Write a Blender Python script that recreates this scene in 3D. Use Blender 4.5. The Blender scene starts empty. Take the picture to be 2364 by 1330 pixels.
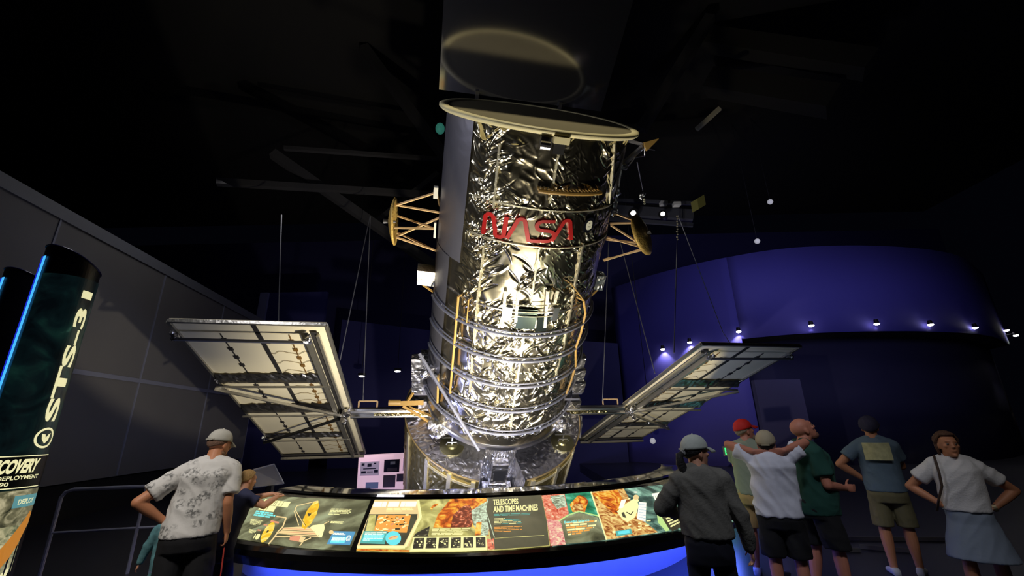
import bpy, bmesh, math, random
import numpy as np
from mathutils import Vector, Matrix, Quaternion
random.seed(7); rng = np.random.default_rng(7)
S = bpy.context.scene; COL = S.collection
# ------------------------------------------------------------------ camera
F_PX, CXP, CYP, EYE = 980.0, 1182.0, 665.0, 1.7
U_ = Vector((-62/F_PX, 3016/F_PX, -1)).normalized()
f_ = Vector((0, 0, -1)); Y_ = (f_ - U_*(f_.dot(U_))).normalized(); X_ = Y_.cross(U_)
RM = Matrix((X_, Y_, U_))                       # world = RM @ cam
CAMP = Vector((0, 0, EYE))
cd = bpy.data.cameras.new('camera'); cam = bpy.data.objects.new('camera', cd); COL.objects.link(cam)
cam.matrix_world = Matrix.Translation(CAMP) @ RM.to_4x4()
cd.sensor_fit = 'HORIZONTAL'; cd.sensor_width = 36; cd.lens = F_PX/2364*36; cd.clip_end = 200
S.camera = cam
S.view_settings.view_transform = 'Standard'; S.view_settings.look = 'None'
S.view_settings.exposure = 0.0; S.view_settings.gamma = 1.0
w = bpy.data.worlds.new('dark_hall'); S.world = w; w.use_nodes = True
w.node_tree.nodes['Background'].inputs[0].default_value = (0.12, 0.14, 0.32, 1)
w.node_tree.nodes['Background'].inputs[1].default_value = 0.005

def lamp(kind, name, loc, target, energy, color, **kw):
    d = bpy.data.lights.new(name, kind); d.energy = energy; d.color = color
    for k, v in kw.items(): setattr(d, k, v)
    o = bpy.data.objects.new(name, d); COL.objects.link(o); o.location = loc
    o.rotation_euler = (Vector(target)-Vector(loc)).to_track_quat('-Z', 'Y').to_euler()
    return o
WARM = (1.0, 0.885, 0.62); COOL = (0.55, 0.62, 1.0); NEU = (1.0, 0.93, 0.85)
# uplights standing in the pit at the foot of the telescope, just behind the console
lamp('SPOT', 'uplight', (-.2, 6.0, .15), (.1, 7.0, 4.6), 850, WARM, spot_size=math.radians(84), spot_blend=.5, shadow_soft_size=.12)
lamp('SPOT', 'uplight', (1.6, 6.3, .15), (.3, 8.6, 3.2), 480, WARM, spot_size=math.radians(60), spot_blend=.5, shadow_soft_size=.12)
lamp('SPOT', 'uplight', (-.9, 6.4, .1), (-3.0, 9.7, 4.6), 900, WARM, spot_size=math.radians(92), spot_blend=.12, shadow_soft_size=.05)
lamp('SPOT', 'uplight', (1.5, 7.0, .1), (3.9, 11.4, 2.3), 620, WARM, spot_size=math.radians(80), spot_blend=.4, shadow_soft_size=.05)
lamp('SPOT', 'foot_fill', (-2.0, 6.5, -.3), (-1.0, 9.3, .7), 600, WARM, spot_size=math.radians(70), spot_blend=.6, shadow_soft_size=.2)  # pair of warm fills added to brighten the lower shroud
lamp('SPOT', 'foot_fill', (1.6, 6.5, -.3), (.3, 9.3, .7), 420, WARM, spot_size=math.radians(60), spot_blend=.6, shadow_soft_size=.2)
lamp('AREA', 'pit_light', (-.3, 6.3, -.6), (-.3, 9.6, 1.6), 200, COOL, size=1.6)
lamp('AREA', 'blue_wash', (-6.5, 8.5, -2.0), (-4.5, 8.5, 3.0), 260, (.35, .4, 1.0), size=1.5)
lamp('AREA', 'side_wash', (-4.5, 4.0, 6.5), (-.8, 7.5, 4.0), 60, (.9, .9, 1.0), size=1.2)
# unseen spot added high behind the open door: its beam is cut by the door and falls on the near half of the cover
lamp('SPOT', 'added_fill_spot', (1.26, 2.62, 13.45), (.50, 5.3, 6.4), 1500, WARM, spot_size=math.radians(30), spot_blend=.4, shadow_soft_size=.16)
lamp('SPOT', 'uplight', (1.0, 5.9, .2), (.62, 4.95, 5.6), 700, WARM, spot_size=math.radians(40), spot_blend=.6, shadow_soft_size=.05)
lamp('SPOT', 'collar_fill', (-.6, 3.4, 6.3), (-.5, 10.0, 1.6), 420, (.86, .88, 1.0), spot_size=math.radians(30), spot_blend=.5, shadow_soft_size=.2)  # unseen fill added to brighten the collar
# unseen fill lamps added above and behind the visitors
lamp('SPOT', 'added_fill_spot', (-2.2, -.5, 6.5), (-2.9, 4.4, 1.0), 1250, NEU, spot_size=math.radians(30), spot_blend=.8, shadow_soft_size=.4)
lamp('SPOT', 'added_fill_spot', (1.0, 0, 6.5), (2.5, 4.6, 1.1), 420, (.85, .88, 1.0), spot_size=math.radians(34), spot_blend=.8, shadow_soft_size=.4)
lamp('SPOT', 'added_fill_spot', (3.5, 0, 6.5), (4.2, 4.9, 1.0), 110, NEU, spot_size=math.radians(34), spot_blend=.9, shadow_soft_size=.4)

# ------------------------------------------------------------------ helpers
def ray(x, y): return RM @ Vector(((x-CXP)/F_PX, (CYP-y)/F_PX, -1))
def atY(x, y, Y): r = ray(x, y); return CAMP + r*(Y/r.y)
def atz(x, y, z): r = ray(x, y); return CAMP + r*((z-EYE)/r.z)
def atd(x, y, d): return CAMP + ray(x, y)*d
def atD(x, y, D): r = ray(x, y); return CAMP + r*(D/math.hypot(r.x, r.y))
def srgb(r, g, b):
    f = lambda c: (c/255/12.92) if c/255 <= .04045 else ((c/255+.055)/1.055)**2.4
    return (f(r), f(g), f(b))
MATS = {}
def mat(name, col=(.5, .5, .5), rough=.6, metal=0., emis=None, es=0., bump=0., bscale=20., var=0., vscale=6., spec=None, coat=0., alpha=None):
    if name in MATS: return MATS[name]
    m = bpy.data.materials.new(name); m.use_nodes = True; nt = m.node_tree; b = nt.nodes['Principled BSDF']
    b.inputs['Base Color'].default_value = (*col, 1); b.inputs['Roughness'].default_value = rough; b.inputs['Metallic'].default_value = metal
    if spec is not None: b.inputs['Specular IOR Level'].default_value = spec
    if coat: b.inputs['Coat Weight'].default_value = coat; b.inputs['Coat Roughness'].default_value = .05
    if emis: b.inputs['Emission Color'].default_value = (*emis, 1); b.inputs['Emission Strength'].default_value = es
    tc = nt.nodes.new('ShaderNodeTexCoord')
    n = nt.nodes.new('ShaderNodeTexNoise'); n.inputs['Scale'].default_value = vscale; n.inputs['Detail'].default_value = 5
    nt.links.new(tc.outputs['Object'], n.inputs['Vector'])
    mr = nt.nodes.new('ShaderNodeMapRange'); mr.inputs['To Min'].default_value = 1-max(var, .04); mr.inputs['To Max'].default_value = 1+max(var, .04)
    nt.links.new(n.outputs['Fac'], mr.inputs['Value'])
    mx = nt.nodes.new('ShaderNodeVectorMath'); mx.operation = 'SCALE'; mx.inputs[0].default_value = col
    nt.links.new(mr.outputs[0], mx.inputs['Scale']); nt.links.new(mx.outputs[0], b.inputs['Base Color'])
    if bump:
        n2 = nt.nodes.new('ShaderNodeTexNoise'); n2.inputs['Scale'].default_value = bscale; n2.inputs['Detail'].default_value = 4
        nt.links.new(tc.outputs['Object'], n2.inputs['Vector'])
        bp = nt.nodes.new('ShaderNodeBump'); bp.inputs['Strength'].default_value = bump; bp.inputs['Distance'].default_value = .02
        nt.links.new(n2.outputs['Fac'], bp.inputs['Height']); nt.links.new(bp.outputs[0], b.inputs['Normal'])
    MATS[name] = m; return m
def foil(name, col, rough, strength, scale, aniso=(1, 1, 1)):
    m = mat(name, col, rough, 1.0); nt = m.node_tree; b = nt.nodes['Principled BSDF']
    tc = nt.nodes.new('ShaderNodeTexCoord'); mp = nt.nodes.new('ShaderNodeMapping'); mp.inputs['Scale'].default_value = aniso
    nt.links.new(tc.outputs['Object'], mp.inputs['Vector'])
    n = nt.nodes.new('ShaderNodeTexNoise'); n.inputs['Scale'].default_value = scale; n.inputs['Detail'].default_value = 3; n.inputs['Distortion'].default_value = 1.2
    try: n.noise_type = 'RIDGED_MULTIFRACTAL'; n.normalize = True
    except Exception: pass
    v = nt.nodes.new('ShaderNodeTexVoronoi'); v.inputs['Scale'].default_value = scale*1.3; v.feature = 'SMOOTH_F1'
    nt.links.new(mp.outputs[0], n.inputs['Vector']); nt.links.new(mp.outputs[0], v.inputs['Vector'])
    ad = nt.nodes.new('ShaderNodeMath'); ad.operation = 'ADD'
    nt.links.new(n.outputs['Fac'], ad.inputs[0]); nt.links.new(v.outputs['Distance'], ad.inputs[1])
    bp = nt.nodes.new('ShaderNodeBump'); bp.inputs['Strength'].default_value = strength; bp.inputs['Distance'].default_value = .03
    nt.links.new(ad.outputs[0], bp.inputs['Height']); nt.links.new(bp.outputs[0], b.inputs['Normal'])
    return m
def emat(name, cols, scale=4., es=1., dist=1.5, detail=6, lo=.3, hi=.7, base=.1):
    """backlit print: noise between two or more colours, glowing"""
    if name in MATS: return MATS[name]
    m = bpy.data.materials.new(name); m.use_nodes = True; nt = m.node_tree; b = nt.nodes['Principled BSDF']
    b.inputs['Roughness'].default_value = .35
    tc = nt.nodes.new('ShaderNodeTexCoord'); n = nt.nodes.new('ShaderNodeTexNoise')
    n.inputs['Scale'].default_value = scale; n.inputs['Detail'].default_value = detail; n.inputs['Distortion'].default_value = dist
    nt.links.new(tc.outputs['Object'], n.inputs['Vector'])
    cr = nt.nodes.new('ShaderNodeValToRGB'); k = len(cols)
    while len(cr.color_ramp.elements) < k: cr.color_ramp.elements.new(.5)
    for i, c in enumerate(cols):
        cr.color_ramp.elements[i].position = lo+(hi-lo)*i/max(1, k-1); cr.color_ramp.elements[i].color = (*c, 1)
    nt.links.new(n.outputs['Fac'], cr.inputs['Fac'])
    nt.links.new(cr.outputs[0], b.inputs['Emission Color']); b.inputs['Emission Strength'].default_value = es
    b.inputs['Base Color'].default_value = (*[c*base for c in cols[0]], 1)
    MATS[name] = m; return m
def flat_e(name, c, es=1.):
    return mat(name, tuple(x*.3 for x in c), .5, emis=c, es=es)

def link(name, me, m=None, parent=None, smooth=False):
    o = bpy.data.objects.new(name, me); COL.objects.link(o)
    if m is not None:
        for q in (m if isinstance(m, (list, tuple)) else [m]): me.materials.append(q)
    if smooth:
        me.polygons.foreach_set('use_smooth', [True]*len(me.polygons))
    if parent is not None:
        o.parent = parent
        if parent.type == "EMPTY": o.matrix_parent_inverse = Matrix.Translation(parent.location).inverted()
    return o
def tag(o, label=None, cat=None, group=None, kind=None):
    if label: o['label'] = label
    if cat: o['category'] = cat
    if group: o['group'] = group
    if kind: o['kind'] = kind
    return o
def empty(name, loc=(0, 0, 0)):
    o = bpy.data.objects.new(name, None); COL.objects.link(o); o.location = loc; o.empty_display_size = .1; return o
def pm(name, V, Fc, m=None, parent=None, smooth=False, mi=None):
    me = bpy.data.meshes.new(name); me.from_pydata([tuple(v) for v in V], [], [tuple(f) for f in Fc]); me.update()
    o = link(name, me, m, parent, smooth)
    if mi is not None: me.polygons.foreach_set('material_index', mi)
    return o
class MB:
    """collects shapes into one mesh"""
    def __init__(s): s.V = []; s.F = []; s.M = []
    def add(s, V, Fc, mi=0):
        k = len(s.V); s.V += [Vector(v) for v in V]; s.F += [tuple(i+k for i in f) for f in Fc]; s.M += [mi]*len(Fc); return s
    def frame(s, d, up=None):
        d = Vector(d).normalized(); u = Vector(up) if up is not None else (Vector((0, 0, 1)) if abs(d.z) < .95 else Vector((1, 0, 0)))
        a = d.cross(u)
        if a.length < 1e-4: a = d.orthogonal()
        a.normalize(); return a, d.cross(a).normalized()
    def cyl(s, p0, p1, r0, r1=None, n=10, mi=0, up=None, sx=1.):
        p0 = Vector(p0); p1 = Vector(p1); r1 = r0 if r1 is None else r1; a, b = s.frame(p1-p0, up)
        V = []
        for p, r in ((p0, r0), (p1, r1)):
            for i in range(n):
                t = 2*math.pi*i/n; V.append(p + a*(r*sx*math.cos(t)) + b*(r*math.sin(t)))
        Fc = [(i, (i+1) % n, n+(i+1) % n, n+i) for i in range(n)] + [tuple(range(n))[::-1], tuple(range(n, 2*n))]
        return s.add(V, Fc, mi)
    def box(s, c, dx, dy, dz, mi=0):
        c = Vector(c); dx = Vector(dx); dy = Vector(dy); dz = Vector(dz)
        V = [c+dx*i+dy*j+dz*k for k in (-1, 1) for j in (-1, 1) for i in (-1, 1)]
        return s.add(V, [(0, 2, 3, 1), (4, 5, 7, 6), (0, 1, 5, 4), (2, 6, 7, 3), (0, 4, 6, 2), (1, 3, 7, 5)], mi)
    def bar(s, p0, p1, wd, th, up=None, mi=0):
        p0 = Vector(p0); p1 = Vector(p1); a, b = s.frame(p1-p0, up)
        return s.box((p0+p1)/2, (p1-p0)/2, a*wd/2, b*th/2, mi)
    def tube(s, pts, r, n=8, mi=0, closed=False):
        pts = [Vector(p) for p in pts]; V = []; Fc = []; m = len(pts)
        d0 = pts[1]-pts[0]; a, b = s.frame(d0)
        for i, p in enumerate(pts):
            d = (pts[min(i+1, m-1)]-pts[max(i-1, 0)]).normalized() if not closed else (pts[(i+1) % m]-pts[i-1]).normalized()
            a = (a-d*a.dot(d)).normalized(); b = d.cross(a)
            rr = r[i] if isinstance(r, (list, tuple)) else r
            for k in range(n):
                t = 2*math.pi*k/n; V.append(p+a*(rr*math.cos(t))+b*(rr*math.sin(t)))
        for i in range(m-1 if not closed else m):
            j = (i+1) % m
            for k in range(n): Fc.append((i*n+k, i*n+(k+1) % n, j*n+(k+1) % n, j*n+k))
        if not closed: Fc += [tuple(range(n))[::-1], tuple(range((m-1)*n, m*n))]
        return s.add(V, Fc, mi)
    def ball(s, c, rx, ry=None, rz=None, fr=None, nu=16, nv=10, mi=0, fn=None):
        ry = rx if ry is None else ry; rz = rx if rz is None else rz; c = Vector(c)
        ex, ey, ez = fr if fr else (Vector((1, 0, 0)), Vector((0, 1, 0)), Vector((0, 0, 1)))
        V = []; Fc = []
        def P(x, y, z):
            if fn: x, y, z = fn(x, y, z)
            return c+ex*(x*rx)+ey*(y*ry)+ez*(z*rz)
        V.append(P(0, 0, -1))
        for j in range(1, nv):
            ph = -math.pi/2+math.pi*j/nv
            for i in range(nu):
                t = 2*math.pi*i/nu; V.append(P(math.cos(ph)*math.cos(t), math.cos(ph)*math.sin(t), math.sin(ph)))
        V.append(P(0, 0, 1)); top = len(V)-1
        for i in range(nu): Fc.append((0, 1+(i+1) % nu, 1+i)); Fc.append((top, top-nu+i, top-nu+(i+1) % nu))
        for j in range(nv-2):
            for i in range(nu):
                a = 1+j*nu+i; b = 1+j*nu+(i+1) % nu; Fc.append((a, b, b+nu, a+nu))
        return s.add(V, Fc, mi)
    def build(s, name, m=None, parent=None, smooth=False):
        return pm(name, s.V, s.F, m, parent, smooth, s.M)
def struct(o): o['kind'] = 'structure'; return o
def bevel(o, wd=.01, seg=2):
    md = o.modifiers.new('bevel', 'BEVEL'); md.width = wd; md.segments = seg; md.limit_method = 'ANGLE'; return o
def quadgrid(P00, P10, P11, P01, n=1, m=1):
    V = []; Fc = []
    for j in range(m+1):
        for i in range(n+1):
            u = i/n; v = j/m; V.append((P00*(1-u)+P10*u)*(1-v)+(P01*(1-u)+P11*u)*v)
    for j in range(m):
        for i in range(n): k = j*(n+1)+i; Fc.append((k, k+1, k+n+2, k+n+1))
    return V, Fc
def text_mesh(body, size=1., bold=.0, align='LEFT', spacing=1.):
    """returns 2-D verts and faces of flat lettering"""
    c = bpy.data.curves.new('t', 'FONT'); c.body = body; c.size = size; c.offset = bold; c.align_x = align; c.space_character = spacing
    c.resolution_u = 4; o = bpy.data.objects.new('t', c); COL.objects.link(o)
    dg = bpy.context.evaluated_depsgraph_get(); me = bpy.data.meshes.new_from_object(o.evaluated_get(dg))
    V = [v.co.copy() for v in me.vertices]; Fc = [tuple(p.vertices) for p in me.polygons]
    bpy.data.objects.remove(o); bpy.data.meshes.remove(me); return V, Fc
def subdiv(V, Fc, maxl):
    bm = bmesh.new(); vs = [bm.verts.new(v) for v in V]
    for f in Fc:
        try: bm.faces.new([vs[i] for i in f])
        except ValueError: pass
    bmesh.ops.triangulate(bm, faces=bm.faces[:])
    for _ in range(6):
        es = [e for e in bm.edges if e.calc_length() > maxl]
        if not es: break
        bmesh.ops.subdivide_edges(bm, edges=es, cuts=1); bmesh.ops.triangulate(bm, faces=[f for f in bm.faces if len(f.verts) > 3])
    bm.verts.index_update(); V = [v.co.copy() for v in bm.verts]; Fc = [tuple(v.index for v in f.verts) for f in bm.faces]; bm.free(); return V, Fc
# ------------------------------------------------------------------ setting
CC = Vector((-.75, 8.9, 0))
def arc(R, deg, z): t = math.radians(deg); return Vector((CC.x+R*math.sin(t), CC.y-R*math.cos(t), z))
M_floor = mat('dark_floor', srgb(38, 38, 46), .32, var=.2, vscale=3, bump=.05, bscale=60)
V = []; Fc = []
N = 60
for i in range(N+1):
    d = -90+180*i/N; V.append(arc(3.68, d, 0)); t = math.radians(d)
    s_ = 26/max(abs(math.sin(t)), abs(math.cos(t))*1.3); V.append(arc(s_, d, 0))
Fc = [(2*i, 2*i+1, 2*i+3, 2*i+2) for i in range(N)]
k = len(V)
V += [Vector(p) for p in ((-26.75, 8.9, 0), (-4.43, 8.9, 0), (-4.43, 24, 0), (-26.75, 24, 0), (2.93, 8.9, 0), (25.25, 8.9, 0), (25.25, 24, 0), (2.93, 24, 0))]
Fc += [(k, k+1, k+2, k+3), (k+4, k+5, k+6, k+7)]
fl = struct(pm('floor', V, Fc, M_floor)); md = fl.modifiers.new('slab', 'SOLIDIFY'); md.thickness = .35; md.offset = -1
for p_ in fl.data.polygons:
    pass
fl2 = struct(MB().box((0, 14, -4.1), (14, 0, 0), (0, 12, 0), (0, 0, .1)).build('floor', mat('lower_floor', srgb(20, 21, 34), .5)))
M_navy = mat('navy_wall', srgb(34, 34, 92), .8, var=.05)
M_black = mat('black_paint', srgb(12, 12, 18), .85)
wb = struct(MB().box((0, 24.6, 4), (27, 0, 0), (0, .1, 0), (0, 0, 9)).build('wall_back', mat('back_wall_paint', srgb(30, 30, 80), .85)))
ce = struct(MB().box((0, 10, 14.6), (27, 0, 0), (0, 15, 0), (0, 0, .1)).build('ceiling', mat('ceiling_black', srgb(12, 11, 14), .95)))
# left wall: grey panels with pale joints standing on a dark plinth
az = math.radians(-7.9); wd = Vector((math.sin(az), math.cos(az), 0)); wn = Vector((wd.y, -wd.x, 0)); W0 = -wn*8.0
def lw(t, z, off=0.): return W0+wd*t+Vector((0, 0, z))+wn*off
def lwt(px, py):
    r = ray(px, py); k = (W0-CAMP).dot(wn)/r.dot(wn); p = CAMP+r*k; return (p-W0).dot(wd), p.z
t0, t1 = 3.0, lwt(567, 1010)[0]
struct(MB().box((lw((t0+t1)/2, 3.42, -.06)), wd*(t1-t0)/2, wn*.06, (0, 0, 2.68)).build('wall_left', mat('grey_panel', srgb(98, 96, 98), .75, var=.08, vscale=1.2)))
struct(MB().box((lw((t0+t1)/2, -1.7, -.22)), wd*(t1-t0)/2, wn*.1, (0, 0, 2.4)).build('wall_plinth', M_black))
jm = MB()
for px, py in ((128, 540), (382, 635), (515, 720)):
    t, _ = lwt(px, py); jm.box(lw(t, 3.42, .01), wd*.02, wn*.012, (0, 0, 2.66))
jm.box(lw((t0+t1)/2, lwt(360, 885)[1], .01), wd*(t1-t0)/2, wn*.01, (0, 0, .05))
struct(jm.build('trim_1', mat('joint_strip', srgb(120, 122, 140), .5)))
struct(MB().box(lw((t0+t1)/2, 6.0, .02), wd*(t1-t0)/2, wn*.02, (0, 0, .13)).build('trim_2', mat('top_strip', srgb(104, 106, 116), .6)))
lamp('AREA', 'wall_wash', (-6.8, 9.5, 7.5), (-9.3, 10.5, 3.0), 24, (1, .98, .95), size=3)
# blue curved drum wall on the right
def spline(pts, n):
    pts = [Vector(p) for p in pts]; out = []
    P_ = [pts[0]*2-pts[1]]+pts+[pts[-1]*2-pts[-2]]
    for i in range(1, len(P_)-2):
        for k in range(n):
            t = k/n; a, b, c, d = P_[i-1:i+3]
            out.append(.5*((2*b)+(c-a)*t+(2*a-5*b+4*c-d)*t*t+(3*b-a-3*c+d)*t**3))
    return out+[pts[-1]]
DR = spline([(5.3, 21.6, 0), (7.2, 19.3, 0), (9.5, 17.5, 0), (12.1, 16.5, 0), (16, 16.6, 0), (20, 17.8, 0), (24, 20.5, 0)], 8)
def wallstrip(name, pts, z0, z1, m, th=.15):
    V = []; Fc = []
    for p in pts: V += [Vector((p.x, p.y, z0)), Vector((p.x, p.y, z1))]
    for i in range(len(pts)-1): Fc.append((2*i, 2*i+2, 2*i+3, 2*i+1))
    o = struct(pm(name, V, Fc, m, None, True)); md = o.modifiers.new('t', 'SOLIDIFY'); md.thickness = th; md.offset = -1; return o
ZT, ZB = 8.6, 4.95
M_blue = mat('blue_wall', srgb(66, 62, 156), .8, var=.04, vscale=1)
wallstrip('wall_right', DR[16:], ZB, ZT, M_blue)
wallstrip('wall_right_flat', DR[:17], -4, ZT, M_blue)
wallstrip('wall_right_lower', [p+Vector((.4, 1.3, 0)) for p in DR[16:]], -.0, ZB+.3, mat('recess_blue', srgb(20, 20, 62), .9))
# soffit between them
V = []; Fc = []
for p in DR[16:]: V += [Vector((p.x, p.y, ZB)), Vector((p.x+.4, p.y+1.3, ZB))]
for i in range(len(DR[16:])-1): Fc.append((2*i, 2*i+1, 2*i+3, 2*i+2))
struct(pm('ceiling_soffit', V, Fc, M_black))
lamp('SPOT', 'drum_wash', (11.0, 7.5, 6.0), (12.5, 17, 6.9), 720, (.72, .7, 1.0), spot_size=math.radians(100), spot_blend=1., shadow_soft_size=1.)
lamp('AREA', 'drum_wash', (7.5, 13.0, 8.5), (7.5, 19.5, 5.5), 50, (.7, .7, 1.0), size=3)
lamp('AREA', 'recess_wash', (13, 11, 2.2), (14, 18, 2.6), 9, (.5, .5, 1.0), size=3)  # fill added to lift the wall inside the recess
M_fix = mat('black_metal', srgb(22, 22, 26), .45, .6)
M_lampw = mat('lamp_face', (1, .95, .9), .4, emis=(1, .95, .88), es=25)
def nearest_on(px, py, z):
    r = ray(px, py); az_ = math.atan2(r.x, r.y); best = min(DR, key=lambda p: abs(math.atan2(p.x, p.y)-az_)); i = DR.index(best)
    # refine
    bb = None
    for k in range(max(0, i-1), min(len(DR)-1, i+1)):
        for q in range(11):
            p = DR[k].lerp(DR[k+1], q/10); e = abs(math.atan2(p.x, p.y)-az_)
            if bb is None or e < bb[0]: bb = (e, p, (DR[k+1]-DR[k]).normalized())
    return bb[1], bb[2]
SPOTS = [(1530, 806, 'leftmost wall spotlight beside the solar panel edge'), (1592, 790, 'second wall spotlight from the left above the solar panel'), (1705, 765, 'third wall spotlight, at the corner where the blue drum begins'),
         (1873, 751, 'wall spotlight over the bald visitor, first on the drum rim'), (2024, 747, 'brightest wall spotlight over the middle of the drum rim'), (2148, 749, 'small dimmer wall spotlight right of the brightest one'),
         (2251, 756, 'wall spotlight near the right end of the drum rim'), (2324, 762, 'last but one spotlight at the dark right end'), (2345, 774, 'last small spotlight at the dark right end')]
fix0 = None
for i, (px, py, lb) in enumerate(SPOTS):
    p, tv = nearest_on(px, py, 0); nrm = Vector((tv.y, -tv.x, 0)); 
    D_ = math.hypot(p.x, p.y)-.35; q = atD(px, py, D_)
    r_ = empty('wall_spotlight', q); tag(r_, 'small black '+lb, 'spotlight', 'spotlights along the blue wall')
    dn = Vector((0, 0, -1))
    MB().cyl(q+Vector((0, 0, .16)), q, .07, .09, 12).build('housing', M_fix, r_)
    MB().bar(q+Vector((0, 0, .1)), q-nrm*-.0+Vector((p.x-q.x, p.y-q.y, .1)), .03, .03).build('bracket', M_fix, r_)
    MB().ball(q+Vector((0, 0, -.015)), .095, .095, .05).build('lens', M_lampw, r_, True)
    mid = Vector((p.x, p.y, q.z))
    lamp('SPOT', 'wall_spot_beam', q.lerp(mid, .55)+Vector((0, 0, -.03)), mid+Vector((0, 0, -.9)), 34, (1, .95, .95), spot_size=math.radians(105), spot_blend=.5, shadow_soft_size=.03)
for px, py, lb, D in ((1778, 466, 'small pale ball spotlight high on the dark wall', 19), (1748, 557, 'small pale ball spotlight just above the top of the blue wall', 19), (1507, 1018, 'small pale ball camera below the right solar array', 18)):
    q = atD(px, py, D); b = MB().ball(q, .11, nu=12, nv=8).build('dome_camera' if 'camera' in lb else 'ball_spotlight', mat('pale_plastic', srgb(200, 200, 205), .5, emis=(.9, .9, 1), es=.25), None, True)
    tag(b, lb, 'camera' if 'camera' in lb else 'spotlight'); MB().cyl(q+Vector((0, 0, .05)), Vector((q.x, q.y, 14.5)), .012, n=6).build('drop_rod', M_black, b)
# navy panels and strip far behind on the left
p0, p1 = atY(618, 676, 20), atY(755, 676, 20)
struct(MB().box(((p0.x+p1.x)/2, 20.1, 2.0), ((p1.x-p0.x)/2, 0, 0), (0, .1, 0), (0, 0, p0.z-2.0)).build('wall_far_navy', M_navy))
q0, q1 = atY(604, 676, 19.9), atY(618, 676, 19.9)
struct(MB().box(((q0.x+q1.x)/2, 20.0, 2.0), ((q1.x-q0.x)/2+.05, 0, 0), (0, .12, 0), (0, 0, q0.z-2.0)).build('trim_3', mat('pale_post', srgb(120, 122, 160), .6)))
p0, p1 = atY(790, 738, 21), atY(1010, 765, 21)
pm('wall_far_blue', [(p0.x, 21, -4), (p1.x+9, 21, -4), (p1.x+9, 21, p1.z-.8), (p1.x, 21, p1.z), (p0.x, 21, p0.z)], [(0, 1, 2, 3, 4)], M_navy)['kind'] = 'structure'
lamp('AREA', 'far_wash', (-3, 16, 8), (-5, 21, 3), 16, (.5, .5, 1.0), size=3)
# pale wall piece right of the array (lit return of the recess)
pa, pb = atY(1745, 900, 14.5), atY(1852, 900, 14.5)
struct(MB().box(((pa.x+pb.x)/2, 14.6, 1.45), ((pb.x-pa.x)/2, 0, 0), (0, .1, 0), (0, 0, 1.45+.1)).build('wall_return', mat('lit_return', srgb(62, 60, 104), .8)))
for px, py, lb, D in ((918, 857, 'tiny lit downlight, right one of the pair between left array and telescope', 20), (835, 868, 'tiny lit downlight, left one of the pair between left array and telescope', 20)):
    q = atD(px, py, D); r_ = empty('downlight', q); tag(r_, lb, 'downlight', 'far downlights')
    MB().cyl(q, q+Vector((0, 0, .12)), .16, n=12).cyl(q, Vector((q.x, q.y, 14.5)), .012, n=6).build('housing', M_black, r_); MB().ball(q, .13, .13, .05, nu=12, nv=6).build('lens', M_lampw, r_, True)
# ceiling trusses and ducts, barely lit
M_truss = mat('truss_grey', srgb(30, 29, 33), .8)
def beam(name, a_, b_, D, wd_, lb, cat='beam', m=None, D2=None):
    o = MB().bar(atD(*a_, D), atD(*b_, D2 or D), wd_, wd_).build(name, m or M_truss); return tag(o, lb, cat)
beam('ceiling_beam', (655, 342), (1020, 368), 13, .12, 'thin grey horizontal pipe left of the telescope top')
beam('ceiling_beam', (500, 420), (1030, 452), 13, .18, 'long grey horizontal beam left of the upper dish antenna')
beam('ceiling_brace', (630, 355), (1010, 620), 13, .26, 'diagonal brace falling right towards the telescope', 'brace')
beam('ceiling_brace', (1040, 380), (840, 110), 12.5, .3, 'upper diagonal brace rising left from the telescope rim', 'brace')
beam('ceiling_brace', (860, 520), (1010, 400), 13.5, .16, 'short diagonal brace crossing behind the left dish antenna', 'brace')
beam('ceiling_brace', (1480, 300), (1640, 40), 12, .3, 'diagonal brace rising right of the open telescope door', 'brace')
M_duct = mat('duct_brown', srgb(20, 18, 14), .9)
beam('ceiling_beam', (1440, 60), (2010, 150), 13.5, .6, 'wide brownish duct high on the right', 'duct', M_duct)
beam('ceiling_beam', (1640, 190), (1925, 235), 13.5, .7, 'lower brownish duct high on the right', 'duct', M_duct)
beam('ceiling_pipe', (1608, 299), (1662, 250), 11, .1, 'short pale tube hanging diagonally in the dark right of the telescope', 'tube', mat('pale_tube', srgb(150, 145, 125), .5))
ct = empty('lighting_truss', atD(1500, 480, 12)); tag(ct, 'dark box truss carrying lamps right of the telescope', 'truss')
for y0, y1, wd_ in ((462, 470, .1), (487, 500, .3), (505, 520, .1)):
    MB().bar(atD(1395, y0, 12), atD(1600, y1, 12.2), wd_, wd_).build('rail', mat('truss_dark', srgb(46, 48, 60), .5), ct)
for px, py in ((1532, 470), (1562, 472)): MB().box(atD(px, py, 11.8), (.1, 0, 0), (0, .08, 0), (0, 0, .05)).build('clamp', mat('clamp_grey', srgb(170, 172, 180), .5), ct)
MB().box(atD(1612, 470, 12), (.14, .06, .1), (-.05, .1, 0), (0, 0, .16)).build('end_plate', mat('olive_plate', srgb(92, 90, 50), .6, emis=srgb(80, 78, 40), es=.15), ct)
for px, py, s_, lb in ((1462, 492, 1.25, 'larger lit oval spotlight under the truss, next to the telescope'), (1530, 494, 1., 'smaller lit spotlight under the truss, next to the cables')):
    q = atD(px, py, 11.3); r_ = empty('truss_spotlight', q); tag(r_, lb, 'spotlight', 'spotlights on the truss')
    ax = Vector((-.4, -.8, -.1)).normalized()
    MB().cyl(q-ax*.3, q, .1*s_, .12*s_, 14).build('can', M_fix, r_); MB().cyl(q, q+ax*.01, .055*s_, n=14).build('lens', M_lampw, r_)
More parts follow.
